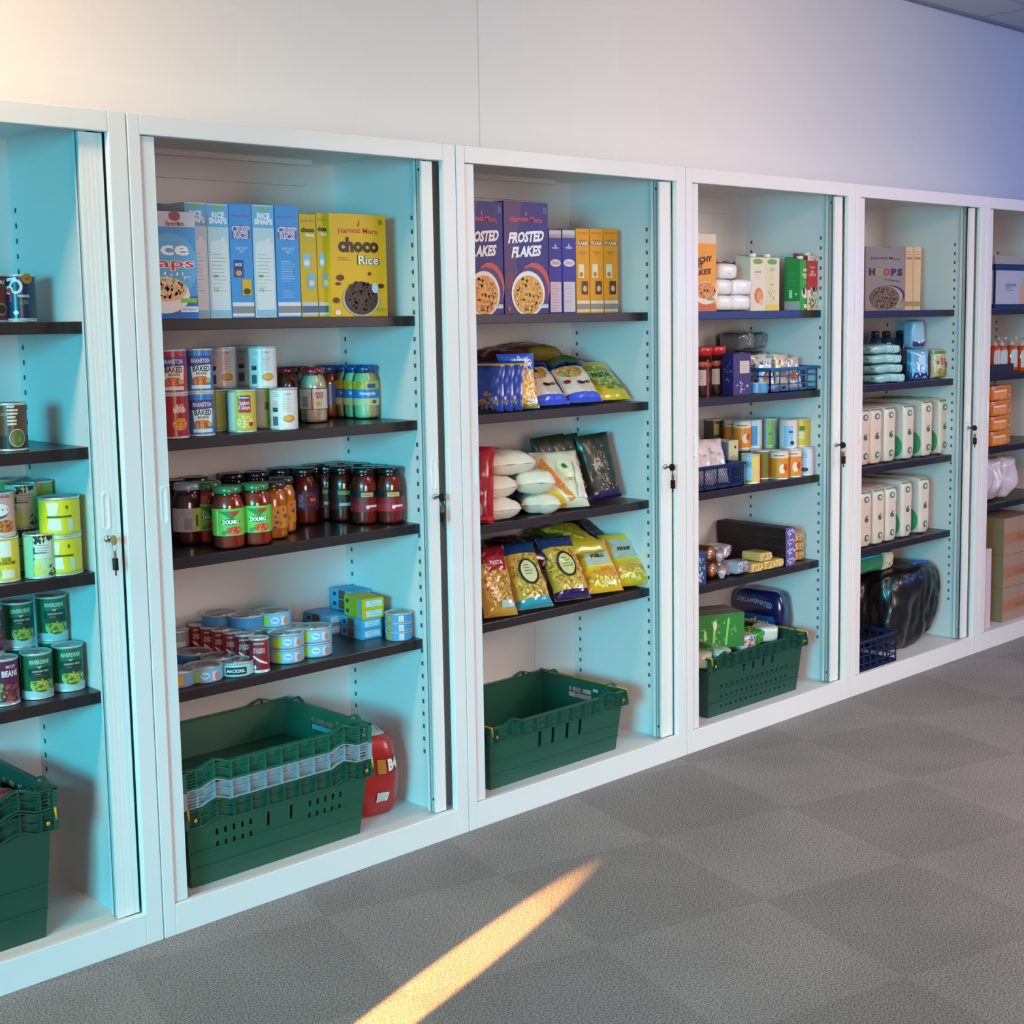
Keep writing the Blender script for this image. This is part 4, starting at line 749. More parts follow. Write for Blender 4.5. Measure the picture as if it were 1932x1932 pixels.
for u, v, Y, key, c1, c2, zo, ti, l in ((1000, 690, .37, 'g1', '3f6a28', '7fa03a', .10, 75, 'dark green bag lying on the pile, its lime end showing'), (1030, 690, .34, 'g2', '2c4a24', '4f6a2a', .128, 80, 'dark green bag lying highest at the right of the pile'), (990, 650, .36, 'g3', '6a5a20', '8a7a30', .165, 84, 'olive bag on the very top of the pile'), (940, 655, .34, 'g4', '6a2430', '3a1a2c', .150, 84, 'dark red bag on top of the pile at the left'), (950, 690, .30, 'g5', '1c2454', '3a2a6a', .10, 78, 'dark navy bag in the middle of the pile'), (1020, 705, .36, 'g6', '20304a', '3f7a34', .055, 70, 'navy and green bag wedged behind the two cream ones'), (1075, 690, .33, 'g7', '7fa8a8', '9ac0c0', .055, 62, 'clear pale bag leaning on the back panel')):
    q = hy(u, v, Y); bag(key, dk(c1, c2, len(key) + int(u)), (q.x, Y - .10, zz + zo), ti, -6, l, group=g8)
zz = shelf_z[2][2]; g9 = 'bags of rice and pulses on the third shelf of the third cabinet'
ricem = mat('e2d8c2', .35, 0, .4, bump=.6, bscale=140)
def rice(w=.135, h=.21, d=.065, sd=1, ops=()): return bag_parts(w, h, d, 'd9d2c2', list(ops), sd=sd, m=ricem, wr=.006)
def lay(key, parts, u, v, Y, zb, rz, lab, roll=0): q = hy(u, v, Y); bag(key, parts, (q.x, Y, zz + zb), 88, rz, lab, group=g9, roll=roll)
lay('r1', rice(sd=1), 955, 975, .105, .034, -6, 'white rice bag lying on the shelf, lowest at the left')
lay('r2', rice(.13, .2, .06, 2), 1022, 972, .115, .032, -38, 'white rice bag lying on the shelf, lowest at the right')
lay('r3', rice(.13, .2, .062, 3), 952, 945, .115, .100, 0, 'white rice bag in the middle layer, at the left')
lay('r4', rice(.135, .2, .07, 4), 1012, 945, .11, .103, -30, 'white rice bag in the middle layer, at the right')
lay('r5', rice(.175, .21, .07, 5, [Sc(.05, .1, .02, .05, 10, '8a7a94', .003)]), 972, 905, .125, .168, -12, 'large white rice bag lying across the top of the heap')
YW = bag_parts(.17, .20, .065, 'dcdcc0', [Pg([(-.085, .12), (-.06, .17), (-.01, .08), (.03, .02), (.01, .01), (-.03, .06)], 'd89040'), Pg([(-.085, .0), (.0, .0), (-.04, .05), (-.085, .08)], 'dcc840'), El(.012, .13, .028, .026, 'e6e8b8'), El(.012, .132, .010, .010, '5a6a5a'), T('RICE', .03, .085, .05, .010, 'a8a83a', .03), Pg([(.04, .02), (.085, .02), (.085, .12), (.05, .15)], 'e0d8d0')], sd=21, wr=.007)
q = hy(1066, 972, .14); bag('yw', YW, (q.x, .135, zz + .008), 30, -20, 'pale yellow and white rice bag leaning against the heap', group=g9)
LEN = bag_parts(.135, .225, .05, '2c2f22', [Sc(.0, .1, .055, .09, 110, '3c4434', .004), Sc(.02, .1, .04, .08, 40, '5a4638', .004), R(0, .0, .13, .03, '2a2456'), Sc(.0, .04, .05, .012, 16, 'a87a94', .004), Sc(-.01, .1, .03, .05, 10, 'b8c8c8', .003)], sd=31, coat=.35, rough=.35)
for u, Y, l in ((1058, .26, 'dark lentil bag standing furthest left of three, mostly hidden'), (1085, .24, 'dark lentil bag standing in the middle of three'), (1142, .19, 'dark lentil bag standing nearest, with a purple foot')):
    q = hy(u, 940, Y); bag('len', LEN, (q.x, Y, zz + .006), 14, -12, l, group=g9, roll=-5)
RB = bag_parts(.12, .23, .05, 'a81a2c', [El(.0, .04, .035, .03, 'b8a8a0'), R(.0, .08, .06, .05, 'c83a6a'), El(.03, .09, .006, .006, 'd8c8a0'), R(0, .0, .12, .02, 'c8283a')], sd=41)
q = hy(898, 992, .12); bag('rb', RB, (q.x + .01, .135, zz + .004), 6, -60, 'red rice bag standing edge-on beside the left door edge', group=g9)
NB = bag_parts(.12, .17, .05, '1c2a78', [R(0, .13, .12, .03, '2a3a9a')], sd=44)
for u, Y, l in ((945, .33, 'navy bag at the back, the left of three navy tops'), (980, .32, 'navy bag at the back, the middle of three navy tops'), (1012, .31, 'navy bag at the back, the right of three navy tops')):
    q = hy(u, 900, Y); bag('nb', NB, (q.x, Y, zz + .004), 8, -10, l, group=g9)
bag('nc', dk('1a2240', '2a3a6a', 7), (hy(960, 900, .30).x - .04, .36, zz + .004), 6, 0, 'dark navy bag in the back corner behind the rice heap', group=g9)
zz = shelf_z[2][3]; ga = 'dried pasta bags on the fourth shelf of the third cabinet'
def pasta(top, bot, lab_c, sd, tag_=False, clear='c9a03a'):
    return bag_parts(.135, .225, .055, clear, [Sc(0, .1, .062, .085, 160, 'dcb64c', .008), Sc(0, .1, .062, .085, 70, '9a742a', .006), R(0, .18, .135, .045, top), R(0, 0, .135, .026, bot), El(0, .115, .036, .046, '2a2430'), El(0, .115, .028, .038, lab_c), Ln(0, .135, .034, 4, .010, '6a7a4a', .003), Sc(.0, .115, .034, .044, 0, 'ffffff', .002)], sd=sd, coat=1, rough=.18)
TEA = pasta('1d3a66', '2a9ab0', 'd8d4a0', 51); NVY = pasta('2a3a60', '2c1c58', 'd4cc8a', 52)
REDP = bag_parts(.115, .225, .055, 'c99a3c', [Sc(0, .1, .05, .08, 140, 'd8ae54', .008), Sc(0, .1, .05, .08, 60, '9a6a2a', .006), R(0, .165, .115, .06, '7a1420'), R(.01, .14, .065, .045, 'a8182c'), T('PASTA', .01, .165, .045, .014, 'f0d8dc', .04), R(.02, .02, .045, .022, 'b8c0c0')], sd=53, coat=1, rough=.18)
YLP = bag_parts(.14, .20, .05, 'e4b41e', [Pg([(-.05, .09), (.05, .09), (.045, .165), (-.05, .17)], 'b5bdb0'), R(0, .084, .11, .006, 'f0d83a'), T('FUSILLI', 0, .125, .05, .014, '26301e', .05), Sc(0, .05, .06, .03, 70, 'd88a3a', .007), Sc(0, .03, .06, .02, 50, 'f0d860', .007), R(.01, .014, .05, .018, 'c8c480')], sd=54, coat=1)
YGP = bag_parts(.14, .20, .05, 'dac024', [Pg([(-.05, .095), (.05, .095), (.045, .165), (-.05, .17)], 'b5c0b0'), R(0, .088, .11, .006, 'e0e03a'), T('PENNE', 0, .130, .05, .014, '26301e', .05), Sc(0, .05, .06, .03, 70, 'd8a84a', .007), Sc(0, .03, .06, .02, 50, 'e8e070', .007)], sd=55, coat=1)
bag('ylp', YLP, bx(1143, 1131, .115, zz + .012), 38, -16, 'yellow pasta bag with a grey label, leaning at the shelf edge', group=ga)
bag('ygp', YGP, bx(1193, 1115, .125, zz + .012), 36, -18, 'yellow-green pasta bag at the right end, leaning back', group=ga)
bag('nvp', NVY, bx(1082, 1150, .11, zz + .012), 34, -14, 'pasta bag with purple foot and oval label, leaning at the shelf edge', group=ga)
bag('tea', TEA, bx(1010, 1158, .11, zz + .010), 32, -12, 'pasta bag with turquoise foot and oval label', group=ga)
bag('rdp', REDP, bx(945, 1160, .11, zz + .008), 26, -18, 'pasta bag with a dark red top, beside the left door edge', group=ga)
bag('rd2', bag_parts(.10, .19, .05, '5a1820', [Sc(0, .1, .04, .08, 40, '7a3a2a', .006)], sd=9), bx(908, 1165, .20, zz + .006), 14, -60, 'dark red bag standing edge-on behind the door edge', group=ga)
for u, v, Y, c1, c2, zo, ti, key, l in ((1080, 1045, .24, 'b8a428', 'd8c040', .145, 70, 'h1', 'yellow bag lying behind, above the leaning yellow bags'), (1050, 1020, .30, '5f5a28', '7a7430', .165, 80, 'h2', 'olive bag lying on top at the back of the pasta pile'), (970, 1030, .28, '1c1c3c', '5a1a3a', .14, 74, 'h3', 'dark navy and red bag on top of the pile at the left'), (1020, 1040, .26, '4a1a30', '2a1a3a', .12, 70, 'h4', 'dark maroon bag behind the oval-labelled bags'), (1110, 1050, .36, '20242c', '3a3a34', .12, 60, 'h5', 'dark bag at the back right of the pasta pile')):
    q = hy(u, v, Y); bag(key, dk(c1, c2, int(u)), (q.x, Y - .08, zz + zo), ti, -8, l, group=ga)
crate(.60, .385, .200, (1.435, .045 + .2, fz), 0, '185241', 'empty green crate with four slots and amber arms, alone in the third cabinet', slots='long', arm='b0852a')
# ---------------------------------------------------------------- fourth cabinet
def zx(u, ci, si, Y):                       # x on the shelf at depth Y for a pixel column
    z = shelf_z[ci][si]; a = hy(u, 600, Y); b = hy(u, 900, Y); t = (z - a.z) / (b.z - a.z); return a.x + (b.x - a.x) * t
def f_nut(W_, H): return [R(0, H * .88, W_, H * .12, 'e0d4bc'), Pg([(-W_ / 2, 0), (W_ / 2, 0), (W_ / 2, H * .1), (-W_ / 2, H * .16)], 'c9702a'), T('CRUNCHY\nNUT', -W_ * .05, H * .62, W_ * .86, H * .15, '2c1a14', .05, .1, .2), T('FLAKES', 0, H * .50, W_ * .7, H * .07, '2c1a14', .04, .1, .2), El(W_ * .2, H * .24, W_ * .34, H * .15, 'ece6dc'), El(W_ * .2, H * .27, W_ * .30, H * .11, 'd08a3a'), Sc(W_ * .2, H * .27, W_ * .28, H * .1, 40, 'e8b060', .007), R(W_ * .34, H * .14, W_ * .2, .010, '7fb04a')]
box_at('nut', 3, 0, 1272, 1351, 441, .11, .07, 'eca51e', f_nut, (), 'd8cdb8', 'orange crunchy nut cereal carton half behind the left door edge of fourth cabinet', w=.19, anchor='r')
z = shelf_z[3][0]; gb = 'small white wrapped packs on the top shelf of the fourth cabinet'
WP = soft_parts(.102, .13, .055, 'ecebee', [Sc(0, .026, .03, .016, 6, 'cfcfd8', .003)], [], rough=.4, wr=.004, puff=.06, k=5)
for u, n, Y, l in ((1371, 0, .13, 'white wrapped pack at the bottom left of the heap'), (1403, 0, .125, 'white wrapped pack at the bottom right of the heap'), (1368, 1, .135, 'white wrapped pack in the middle layer, left'), (1406, 1, .13, 'white wrapped pack in the middle layer, right'), (1378, 2, .14, 'white wrapped pack on the very top of the heap')):
    spawn('wp', WP, 'wrapped_pack', (zx(u, 3, 0, Y), Y + .06, z + .001 + n * .0565), math.radians(-12), l, 'pack', gb)
gm = 'milk cartons on the top shelf of the fourth cabinet'
ALM = milk_parts(.076, .205, 'ded2bd', [El(0, .178, .026, .010, '6aa83a'), T('ALMOND', 0, .140, .036, .008, '9a7a5a'), Ln(0, .128, .03, 3, .008, 'b8937a'), El(.004, .055, .022, .028, 'c8752e'), El(.008, .052, .014, .020, 'd8955a'), El(.018, .030, .012, .010, 'd8b8a8')], [], topc='c9b894')
OAT = milk_parts(.076, .205, 'd9d0b0', [El(0, .178, .026, .010, '5f9a34'), T('OAT', 0, .150, .028, .012, '8a7a5a'), Ln(0, .132, .03, 3, .008, 'b8a87a'), Sc(0, .070, .020, .034, 22, 'a8a04a', .004), R(0, .002, .066, .020, 'e2c42a')], [], topc='c9a83a')
SEM = milk_parts(.07, .20, '2f9a4c', [T('SEMI', 0, .150, .026, .010, 'eef6ee', .04), T('SKIMMED\nMILK', 0, .128, .044, .018, 'd8f0dc', .03), Ln(0, .108, .03, 2, .007, 'b8d890'), El(-.006, .064, .018, .018, 'e8e8e4'), El(-.010, .070, .008, .014, '1e2420'), El(.012, .050, .018, .006, 'dfe8e0'), R(.008, .008, .036, .014, 'e8f0c8')], [R(0, 0, .07, .034, 'b8b8b8'), Ln(.004, .15, .048, 8, .010, '5fb87a'), R(-.006, .046, .014, .030, 'd8ecd0'), R(.018, .056, .008, .008, 'e8f0e0')], topc='257a3e')
WHO = milk_parts(.066, .215, 'cc2f34', [T('WHOLE', 0, .160, .030, .008, 'f4e0e0', .02), T('MILK\nLONG LIFE', 0, .138, .040, .022, 'f6e8e8', .03), R(0, .0, .066, .074, 'e0d8c8'), Sc(0, .070, .028, .012, 12, 'e8e8e4', .007), El(.010, .078, .008, .010, '1e1a1c'), Sc(0, .036, .028, .026, 22, '6a9a4a', .006), Sc(0, .016, .028, .012, 10, 'c8842e', .006), R(0, .185, .066, .018, 'e4dcdc'), Sc(0, .194, .03, .008, 12, 'c8383a', .004)], [R(0, 0, .066, .2, '8f2026')], topc='b8a8a8')
for key_, p_, u, Y, l in (('alm', ALM, 1438, .115, 'cream almond drink carton with a brown almond picture'), ('oat', OAT, 1465, .115, 'cream oat drink carton with a yellow foot'), ('sem', SEM, 1519, .115, 'green milk carton with a black and white cow'), ('who', WHO, 1545, .112, 'red milk carton with a white cap, against the right side panel')):
    x = min(zx(u, 3, 0, Y), 2.918 - .036); spawn(key_, p_, 'milk_carton', (x, Y + (.02 if key_ in ('alm', 'oat') else 0), z + .0006), -.12 if key_ in ('alm', 'oat') else 0, l, 'carton', gm)
BRC = milk_parts(.07, .19, '4a2420', [R(0, .0, .07, .13, '8f9494'), Ln(0, .12, .05, 6, .012, '5a5a5a')], [R(0, .0, .07, .12, 'a8a49c'), Sc(0, .15, .03, .02, 8, 'b8a89c', .007)], cap='c8c4bc', topc='2e1816')
for k, (u, Y) in enumerate(((1366, .31), (1386, .31), (1404, .31), (1424, .31))):
    spawn('brc', BRC, 'milk_carton', (zx(u, 3, 0, Y), Y, z + .0006), 0, ['brown and grey carton behind the white packs, leftmost of four', 'brown and grey carton behind the white packs, second from the left', 'brown and grey carton behind the white packs, third from the left', 'brown and grey carton behind the almond drink carton'][k], 'carton', 'brown cartons behind the white packs')
# second shelf
z = shelf_z[3][1]
def cup(r, h, lidc, lidh, col, ops):
    def f():
        b = MB().lathe([(r * .94, 0), (r, .004), (r, h - lidh)], mat(col, .35, 0, .5), 24); b.art(ops, cyl(r), .008)
        t = MB().lathe([(r + .001, h - lidh), (r + .001, h - .002), (r - .001, h)], mat(lidc, .35, 0, .4), 24); return [('body', b.mesh('b')), ('lid', t.mesh('l'))]
    return f
COF = cup(.040, .175, 'c02a2c', .032, '2a1a18', [R(-.006, .038, .052, .056, 'c4bdb6'), R(.028, .0, .010, .13, '7a1c22'), R(0, .105, .10, .014, 'a83020'), T('COFFEE', 0, .118, .05, .010, 'c88a5a'), Ln(-.01, .078, .04, 4, .008, '8f8a86')])
PUP = cup(.040, .150, '4a2a7a', .026, '4a2a78', [R(.0, .034, .05, .05, 'a8708a'), R(0, .004, .06, .030, 'b89a86'), T('COCOA', .0, .100, .04, .012, 'c8a8d0')])
tins_at('cof', COF, .040, 3, z, [(1348, 745, 'dark drum with a red lid and pale label, second shelf'), (1322, 748, 'dark drum with a red lid, cut off by the left door edge')], 'drink_jar', 'jar', 0, 'hot drink drums on the second shelf of the fourth cabinet')
tins_at('pup', PUP, .040, 3, z, [(1376, 744, 'purple drum with a brown foot, next to the red-lidded one')], 'drink_jar', 'jar', 0, 'hot drink drums on the second shelf of the fourth cabinet')
PB = carton_parts(.085, .06, .148, '2f2468', [R(.012, .078, .046, .044, 'c8b8b0'), Ln(.012, .116, .036, 5, .007, '8f8298'), Sc(-.0, .03, .03, .02, 10, 'a8a0d0', .006)], [Sc(0, .08, .02, .05, 8, '6a8ac0', .006)], '1a1640')
spawn('pb', PB, 'drink_carton', (zx(1400, 3, 1, .12), .12, z + .0006), math.radians(-10), 'purple carton with a cream panel, between the drums and the blue basket', 'carton')
for k, (u, l) in enumerate(((1425, 'dark bottle beside the purple carton'), (1441, 'dark bottle at the left end inside the blue basket'))):
    spawn('dbt', lambda: [('body', MB().lathe([(.024, 0), (.027, .004), (.027, .085), (.018, .105), (.012, .112)], mat('1c2a34', .2, 0, 1), 20).art([R(0, .02, .04, .05, '3a5a5a'), Sc(0, .05, .02, .03, 10, 'a8b8b8', .003)], cyl(.027), .008).mesh('b')), ('cap', MB().lathe([(.013, .112), (.013, .128), (.011, .13)], mat('20242a', .4), 16).mesh('c'))], 'sauce_bottle', (zx(u, 3, 1, .16 + .04 * k), .16 + .05 * k, z + (.0006 if k == 0 else .006)), 0, l, 'bottle', 'dark bottles on the second shelf of the fourth cabinet')
bz = basket(.30, .22, .088, (2.918 - .16, .215, z + .001), 0, '1f5f9a', 'mid blue plastic basket of foil packets, second shelf of the fourth cabinet', nx=5, nz=2)
rnd = random.Random(4); cols = ['c8ccd4', 'd8d4d0', 'a8b4c0', 'd8c0a0', 'b8d4dc', 'd4d4dc', 'c8b8c0']
for k in range(9):
    c = cols[k % 7]; spawn('foil%d' % k, bag_parts(.07, .12, .022, c, [Sc(0, .08, .03, .03, 14, '3a3a48', .004), Sc(0, .06, .03, .05, 12, 'f0f0f4', .006), El(0, .05, .018, .016, ['d8682e', '9ac87a', 'c8a0a8'][k % 3])], sd=60 + k, rough=.12, coat=1, wr=.006), 'snack_packet',
        (2.918 - .27 + .029 * k, .15 + .05 * (k % 3), z + .006 + .012 * (k % 2)), 0, 'foil snack packet standing in the mid blue basket, ' + ['leftmost', 'second from the left', 'third from the left', 'fourth from the left', 'in the middle', 'fourth from the right', 'third from the right', 'second from the right', 'rightmost'][k], 'packet', 'foil packets in the blue basket', rot=(-.15, rnd.uniform(-.15, .15), rnd.uniform(-.6, .1)))
PLB = soft_parts(.13, .12, .07, '6f7274', [Sc(0, .035, .05, .03, 12, 'b0b2b2', .010)], [], rough=.15, coat=1, wr=.016, k=4)
q = (zx(1400, 3, 1, .34), .36, z)
for k, (dx, dz, l) in enumerate(((0, .0, 'grey plastic-wrapped pack on the shelf behind the purple carton'), (.0, .075, 'grey plastic-wrapped pack in the second layer, left'), (.14, .0, 'grey plastic-wrapped pack on the shelf behind the blue basket'), (.13, .075, 'grey plastic-wrapped pack in the second layer, right'), (.0, .15, 'grey plastic-wrapped pack on top of the grey heap, left'), (.11, .15, 'grey plastic-wrapped pack on top of the grey heap, right'))):
    spawn('plb', PLB, 'wrapped_pack', (q[0] + dx, q[1] + .02 * (k % 2), z + .001 + dz), .1 * (k - 2), l, 'pack', 'grey wrapped packs at the back of the second shelf')
# third shelf
z = shelf_z[3][2]; gt = 'tins on the third shelf of the fourth cabinet'
def T4(key, base, ops, lst, h=.108):
    pp = tin_parts(.034, h, base, ops)
    tins_at(key, pp, .034, 3, z, [(u, v, l) for u, v, n, l in lst if n == 0], group=gt)
    tins_at(key, pp, .034, 3, z + h + .0006, [(u, v, l, -(h + .0006) if n < 0 else 0) for u, v, n, l in lst if n], group=gt)
ORG = [R(0, .080, .12, .022, 'ddd6cc'), El(.012, .040, .012, .018, 'ece0c8'), El(.026, .046, .010, .014, 'c8441e'), R(0, .088, .04, .004, 'c8641e')]
T4('t_or', 'df8a1c', ORG, [(1495, 907, 0, 'orange tin in the lower row, right of its twin'), (1470, 909, 0, 'orange tin in the lower row, left of its twin'), (1400, 848, 1, 'orange-brown tin in the upper row, right of its twin'), (1381, 845, 1, 'orange-brown tin in the upper row, beside the small carton')])
T4('t_wb', 'd3dbe4', [R(-.006, .0055, .028, .098, '9cc4e4'), Ln(0, .090, .03, 4, .007, '4a5a7a'), El(.0, .024, .014, .008, '1e2a44')], [(1518, 899, 0, 'pale blue and white tin in the lower row'), (1541, 895, 0, 'whitish tin at the right end of the lower row')])
T4('t_by', 'e2cf6a', [R(-.010, .014, .030, .088, '8fbce0'), T('JUICE', -.006, .070, .02, .03, '1f4a9a', .02, 1.57), El(-.010, .0095, .014, .004, '3a8a3a'), El(.020, .04, .008, .02, 'e8b890')], [(1416, 915, 0, 'blue and yellow tin next to the navy basket')])
T4('t_ob', '9a5a24', [R(.014, .0055, .02, .098, '6a8a3a')], [(1437, 905, 0, 'brown and green tin between the blue-yellow and orange tins')])
T4('t_gr', 'a8b4b0', [R(.006, .0055, .020, .098, '8ab84a'), T('PEAS', .006, .050, .016, .008, '2a3a3a'), R(-.02, .0055, .014, .098, '8f9aa4')], [(1451, 843, 1, 'green and grey tin in the upper row'), (1451, 843, -1, 'green and grey tin in the lower row at the back')])
T4('t_bl', 'b8ccd4', [R(.002, .01, .028, .075, '3a8cc4')], [(1421, 846, 1, 'blue-panelled tin in the upper row'), (1421, 846, -1, 'blue-panelled tin at the back of the lower row')])
T4('t_wc', 'cdd8e0', [R(.0, .0055, .036, .080, '8ebce4'), R(.01, .058, .016, .008, '2a3a6a'), El(.016, .020, .008, .008, '2a2a3a'), R(0, .086, .05, .016, 'dcc8b8')], [(1487, 846, 1, 'light blue and white tin in the upper row'), (1487, 846, -1, 'light blue and white tin at the back of the lower row')])
T4('t_ye', 'd8c030', [R(.006, .062, .02, .018, '5a6a2a'), R(.004, .030, .024, .028, 'e0d0b0'), R(-.014, .0055, .008, .098, 'dfe0d0')], [(1510, 841, 1, 'yellow tin at the right end of the upper row'), (1510, 841, -1, 'yellow tin at the back right of the lower row')])
T4('t_dg', '3a4a34', [R(.010, .05, .02, .04, 'b8b85a')], [(1347, 840, 1, 'dark green tin in the upper row behind the navy basket'), (1347, 840, -1, 'dark green tin behind the navy basket, lower one'), (1381, 845, -1, 'dark tin under the left orange-brown tin'), (1400, 848, -1, 'dark tin under the right orange-brown tin')])
basket(.30, .24, .085, (2.30, .225, z + .001), 0, '182a5a', 'navy lattice basket of white bags, third shelf of the fourth cabinet', nx=4, diag=True)
for k, (x, Y, zo, ti, l) in enumerate(((2.27, .16, .012, 20, 'white wrapped bag in the navy basket, nearest the door edge'), (2.37, .17, .012, 24, 'white wrapped bag in the navy basket, at the right'), (2.32, .24, .010, 16, 'white wrapped bag at the back of the navy basket'))):
    bag('wb', bag_parts(.11, .17, .06, 'dedce2', [Sc(0, .1, .03, .03, 10, 'b4a8b8', .006), Sc(0, .05, .035, .035, 12, 'eeeaf0', .007)], sd=71, wr=.008), (x, Y, z + zo), ti, -25, l, group='white bags in the navy basket')
spawn('smc', carton_parts(.055, .09, .075, 'c9c9a0', [El(.01, .05, .006, .006, '1a1a1a'), Ln(-.01, .03, .03, 3, .006, '8a8a6a')], [R(0, 0, .08, .07, '6a7aa0')]), 'food_carton', (zx(1384, 3, 2, .2), .20, z + .080), 0, 'small pale yellow carton standing on the navy basket edge by the orange tins', 'carton')
# fourth shelf: long dark cartons, gold bars, biscuits
z = shelf_z[3][3]; gc = 'long dark biscuit cartons on the fourth shelf of the fourth cabinet'
LB = carton_parts(.056, .33, .0355, '7a6ab0', [R(0, .001, .054, .033, '5f4f9a'), Sc(0, .017, .024, .013, 16, 'd8d0ea', .005)], [R(0, 0, .328, .0352, '21120f')], '241410')
for k in range(4):
    spawn('lb', LB, 'biscuit_carton', (2.748 - .001 * k, .108, z + .0006 + k * .0362), math.radians(-2 + k * .5), 'long dark biscuit carton with a purple end, ' + ['lowest of the pile', 'second from the bottom', 'third from the bottom', 'topmost of the pile'][k], 'carton', gc)
GB = soft_parts(.104, .12, .035, 'd0a052', [Sc(0, .017, .045, .012, 16, 'ecc890', .006), Sc(0, .017, .045, .012, 10, 'a06c2c', .004)], [], rough=.2, coat=1, wr=.003, k=8)
for k in range(3): spawn('gb', GB, 'biscuit_pack', (2.845, .20, z + .001 + k * .0362), math.radians(-3), 'gold biscuit pack in the tall stack by the right panel, ' + ['bottom', 'middle', 'top'][k], 'pack', 'gold biscuit packs on the fourth shelf')
GS = soft_parts(.07, .10, .033, 'd8b468', [Sc(0, .016, .03, .010, 10, 'f0d8a0', .006), Sc(0, .016, .03, .010, 6, 'a8742e', .004)], [], rough=.2, coat=1, wr=.003, k=8)
for k, (x, n, l) in enumerate(((2.545, 0, 'gold biscuit pack at the shelf edge, beside the silver foil packs'), (2.622, 0, 'gold biscuit pack at the shelf edge, middle of the low row'), (2.683, 0, 'gold biscuit pack at the shelf edge, touching the purple carton ends'), (2.60, 1, 'gold biscuit pack with a white end, on top of the low row'))):
    spawn('gs%d' % (k == 2), soft_parts(.050, .10, .033, 'd8b468', [Sc(0, .016, .02, .010, 8, 'f0d8a0', .005)], [], rough=.2, coat=1, wr=.003, k=8) if k == 2 else GS, 'biscuit_pack', (x, .155, z + .001 + n * .0345), math.radians(-4), l, 'pack', 'gold biscuit packs on the fourth shelf')
def roll():
    b = MB(); pr = [(.026, 0)]
    for i in range(12): z0 = i * .011; pr += [(.026, z0 + .001), (.0285, z0 + .005), (.026, z0 + .010)]
    b.lathe(pr, mat('8a5222', .7), 20)
    b.lathe([(.0265, .1312), (.020, .1340)], mat('e09a4a', .6), 20)
    f = MB().lathe([(.030, -.004), (.030, .134), (.020, .146), (.011, .152)], film_mat(), 20, caps=False)
    e = MB(); e.lathe([(.010, .150), (.018, .158), (.024, .166), (.027, .172)], mat('a8a4b4', .2, .3, .8, bump=.8, bscale=90), 14, caps=False)
    return [('biscuits', b.mesh('b')), ('wrapper', f.mesh('w')), ('twist_end', e.mesh('e'))]
for k, (x, Y, zo, l) in enumerate(((2.325, .285, .032, 'clear-wrapped roll of biscuits, nearest the door edge'), (2.40, .315, .032, 'clear-wrapped roll of biscuits, to the right on the shelf'), (2.362, .325, .084, 'clear-wrapped roll of biscuits lying on top of the other rolls'))):
    spawn('roll', roll, 'biscuit_roll', (x - .01, Y, z + zo), 0, l, 'biscuits', 'biscuit rolls on the fourth shelf of the fourth cabinet', rot=(math.radians(90), 0, math.radians(8)))
for k, (x, Y, zo, l) in enumerate(((2.462, .12, .002, 'crumpled silver foil pack between the biscuit rolls and gold packs'), (2.47, .24, .002, 'crumpled silver foil pack right of the other foil pack'), (2.46, .20, .052, 'crumpled silver foil pack resting on the two below'))):
    spawn('sf', soft_parts(.075, .10, .048, 'b0acb8', [Sc(0, .025, .04, .02, 20, '6a6a9a', .006), Sc(0, .025, .04, .02, 12, 'e8c8b8', .005)], [], rough=.15, coat=1, wr=.016, k=4), 'foil_pack', (x, Y + .03, z + zo), .3 * k, l, 'pack', 'silver foil packs on the fourth shelf')
spawn('bbx', carton_parts(.06, .10, .115, '1f4a86', [Sc(0, .06, .02, .045, 12, '9ac0e8', .007), Sc(0, .03, .02, .02, 6, 'e8e0b0', .006)], [], '5a7ab0'), 'food_carton', (zx(1322, 3, 3, .11), .11, z + .0006), 0, 'small blue carton at the left end of the fourth shelf, by the door edge', 'carton')
# foot: crate with groceries
crate(.57, .385, .222, (2.472, .245, fz), 0, '184a3b', 'green crate full of groceries at the foot of the fourth cabinet', slots='many', arm='b09a2a')
gg = 'groceries in the green crate of the fourth cabinet'
TET = soft_parts(.235, .105, .345, '141a4e', [Pg([(-.10, .185), (.085, .185), (.10, .215), (.085, .25), (-.10, .25)], '1c5a9e'), T('Tetley', -.01, .216, .15, .044, 'd8e8f4', .03), T('DECAFFEINATED', .0, .305, .17, .024, '9aa4b8', .02, -.08)], [], coat=1, rough=.18, wr=.008, k=6, n=14)
spawn('tet', TET, 'tea_pack', (2.852, .315, fz + .001), math.radians(-88), 'large navy shrink-wrapped tea pack standing between the full green crate and the side panel', 'pack')
GRB = carton_parts(.22, .15, .125, '2f7a34', [Sc(0, .06, .08, .05, 26, '5fae4a', .007), Pg([(-.02, .02), (-.012, .02), (-.004, .1), (-.014, .1)], '9ad07a'), Pg([(.03, .01), (.038, .01), (.05, .11), (.042, .11)], '8ac86a'), El(-.01, .085, .008, .018, 'd8e8a8'), El(-.05, .05, .006, .02, 'a8d890')], [R(0, .01, .11, .10, '12301c')], '6f6c64')
spawn('grb', GRB, 'food_carton', (2.33, .13, fz + .222), math.radians(-24), 'large green carton with leaf stripes lying on the green crate', 'carton', gg)
spawn('grc', carton_parts(.10, .12, .12, '3a6a34', [Sc(0, .06, .04, .05, 16, '8ab05a', .007)], [], '2a3a24'), 'food_carton', (2.20, .10, fz + .13), math.radians(-20), 'small green carton at the left of the crate, by the door edge', 'carton', gg)
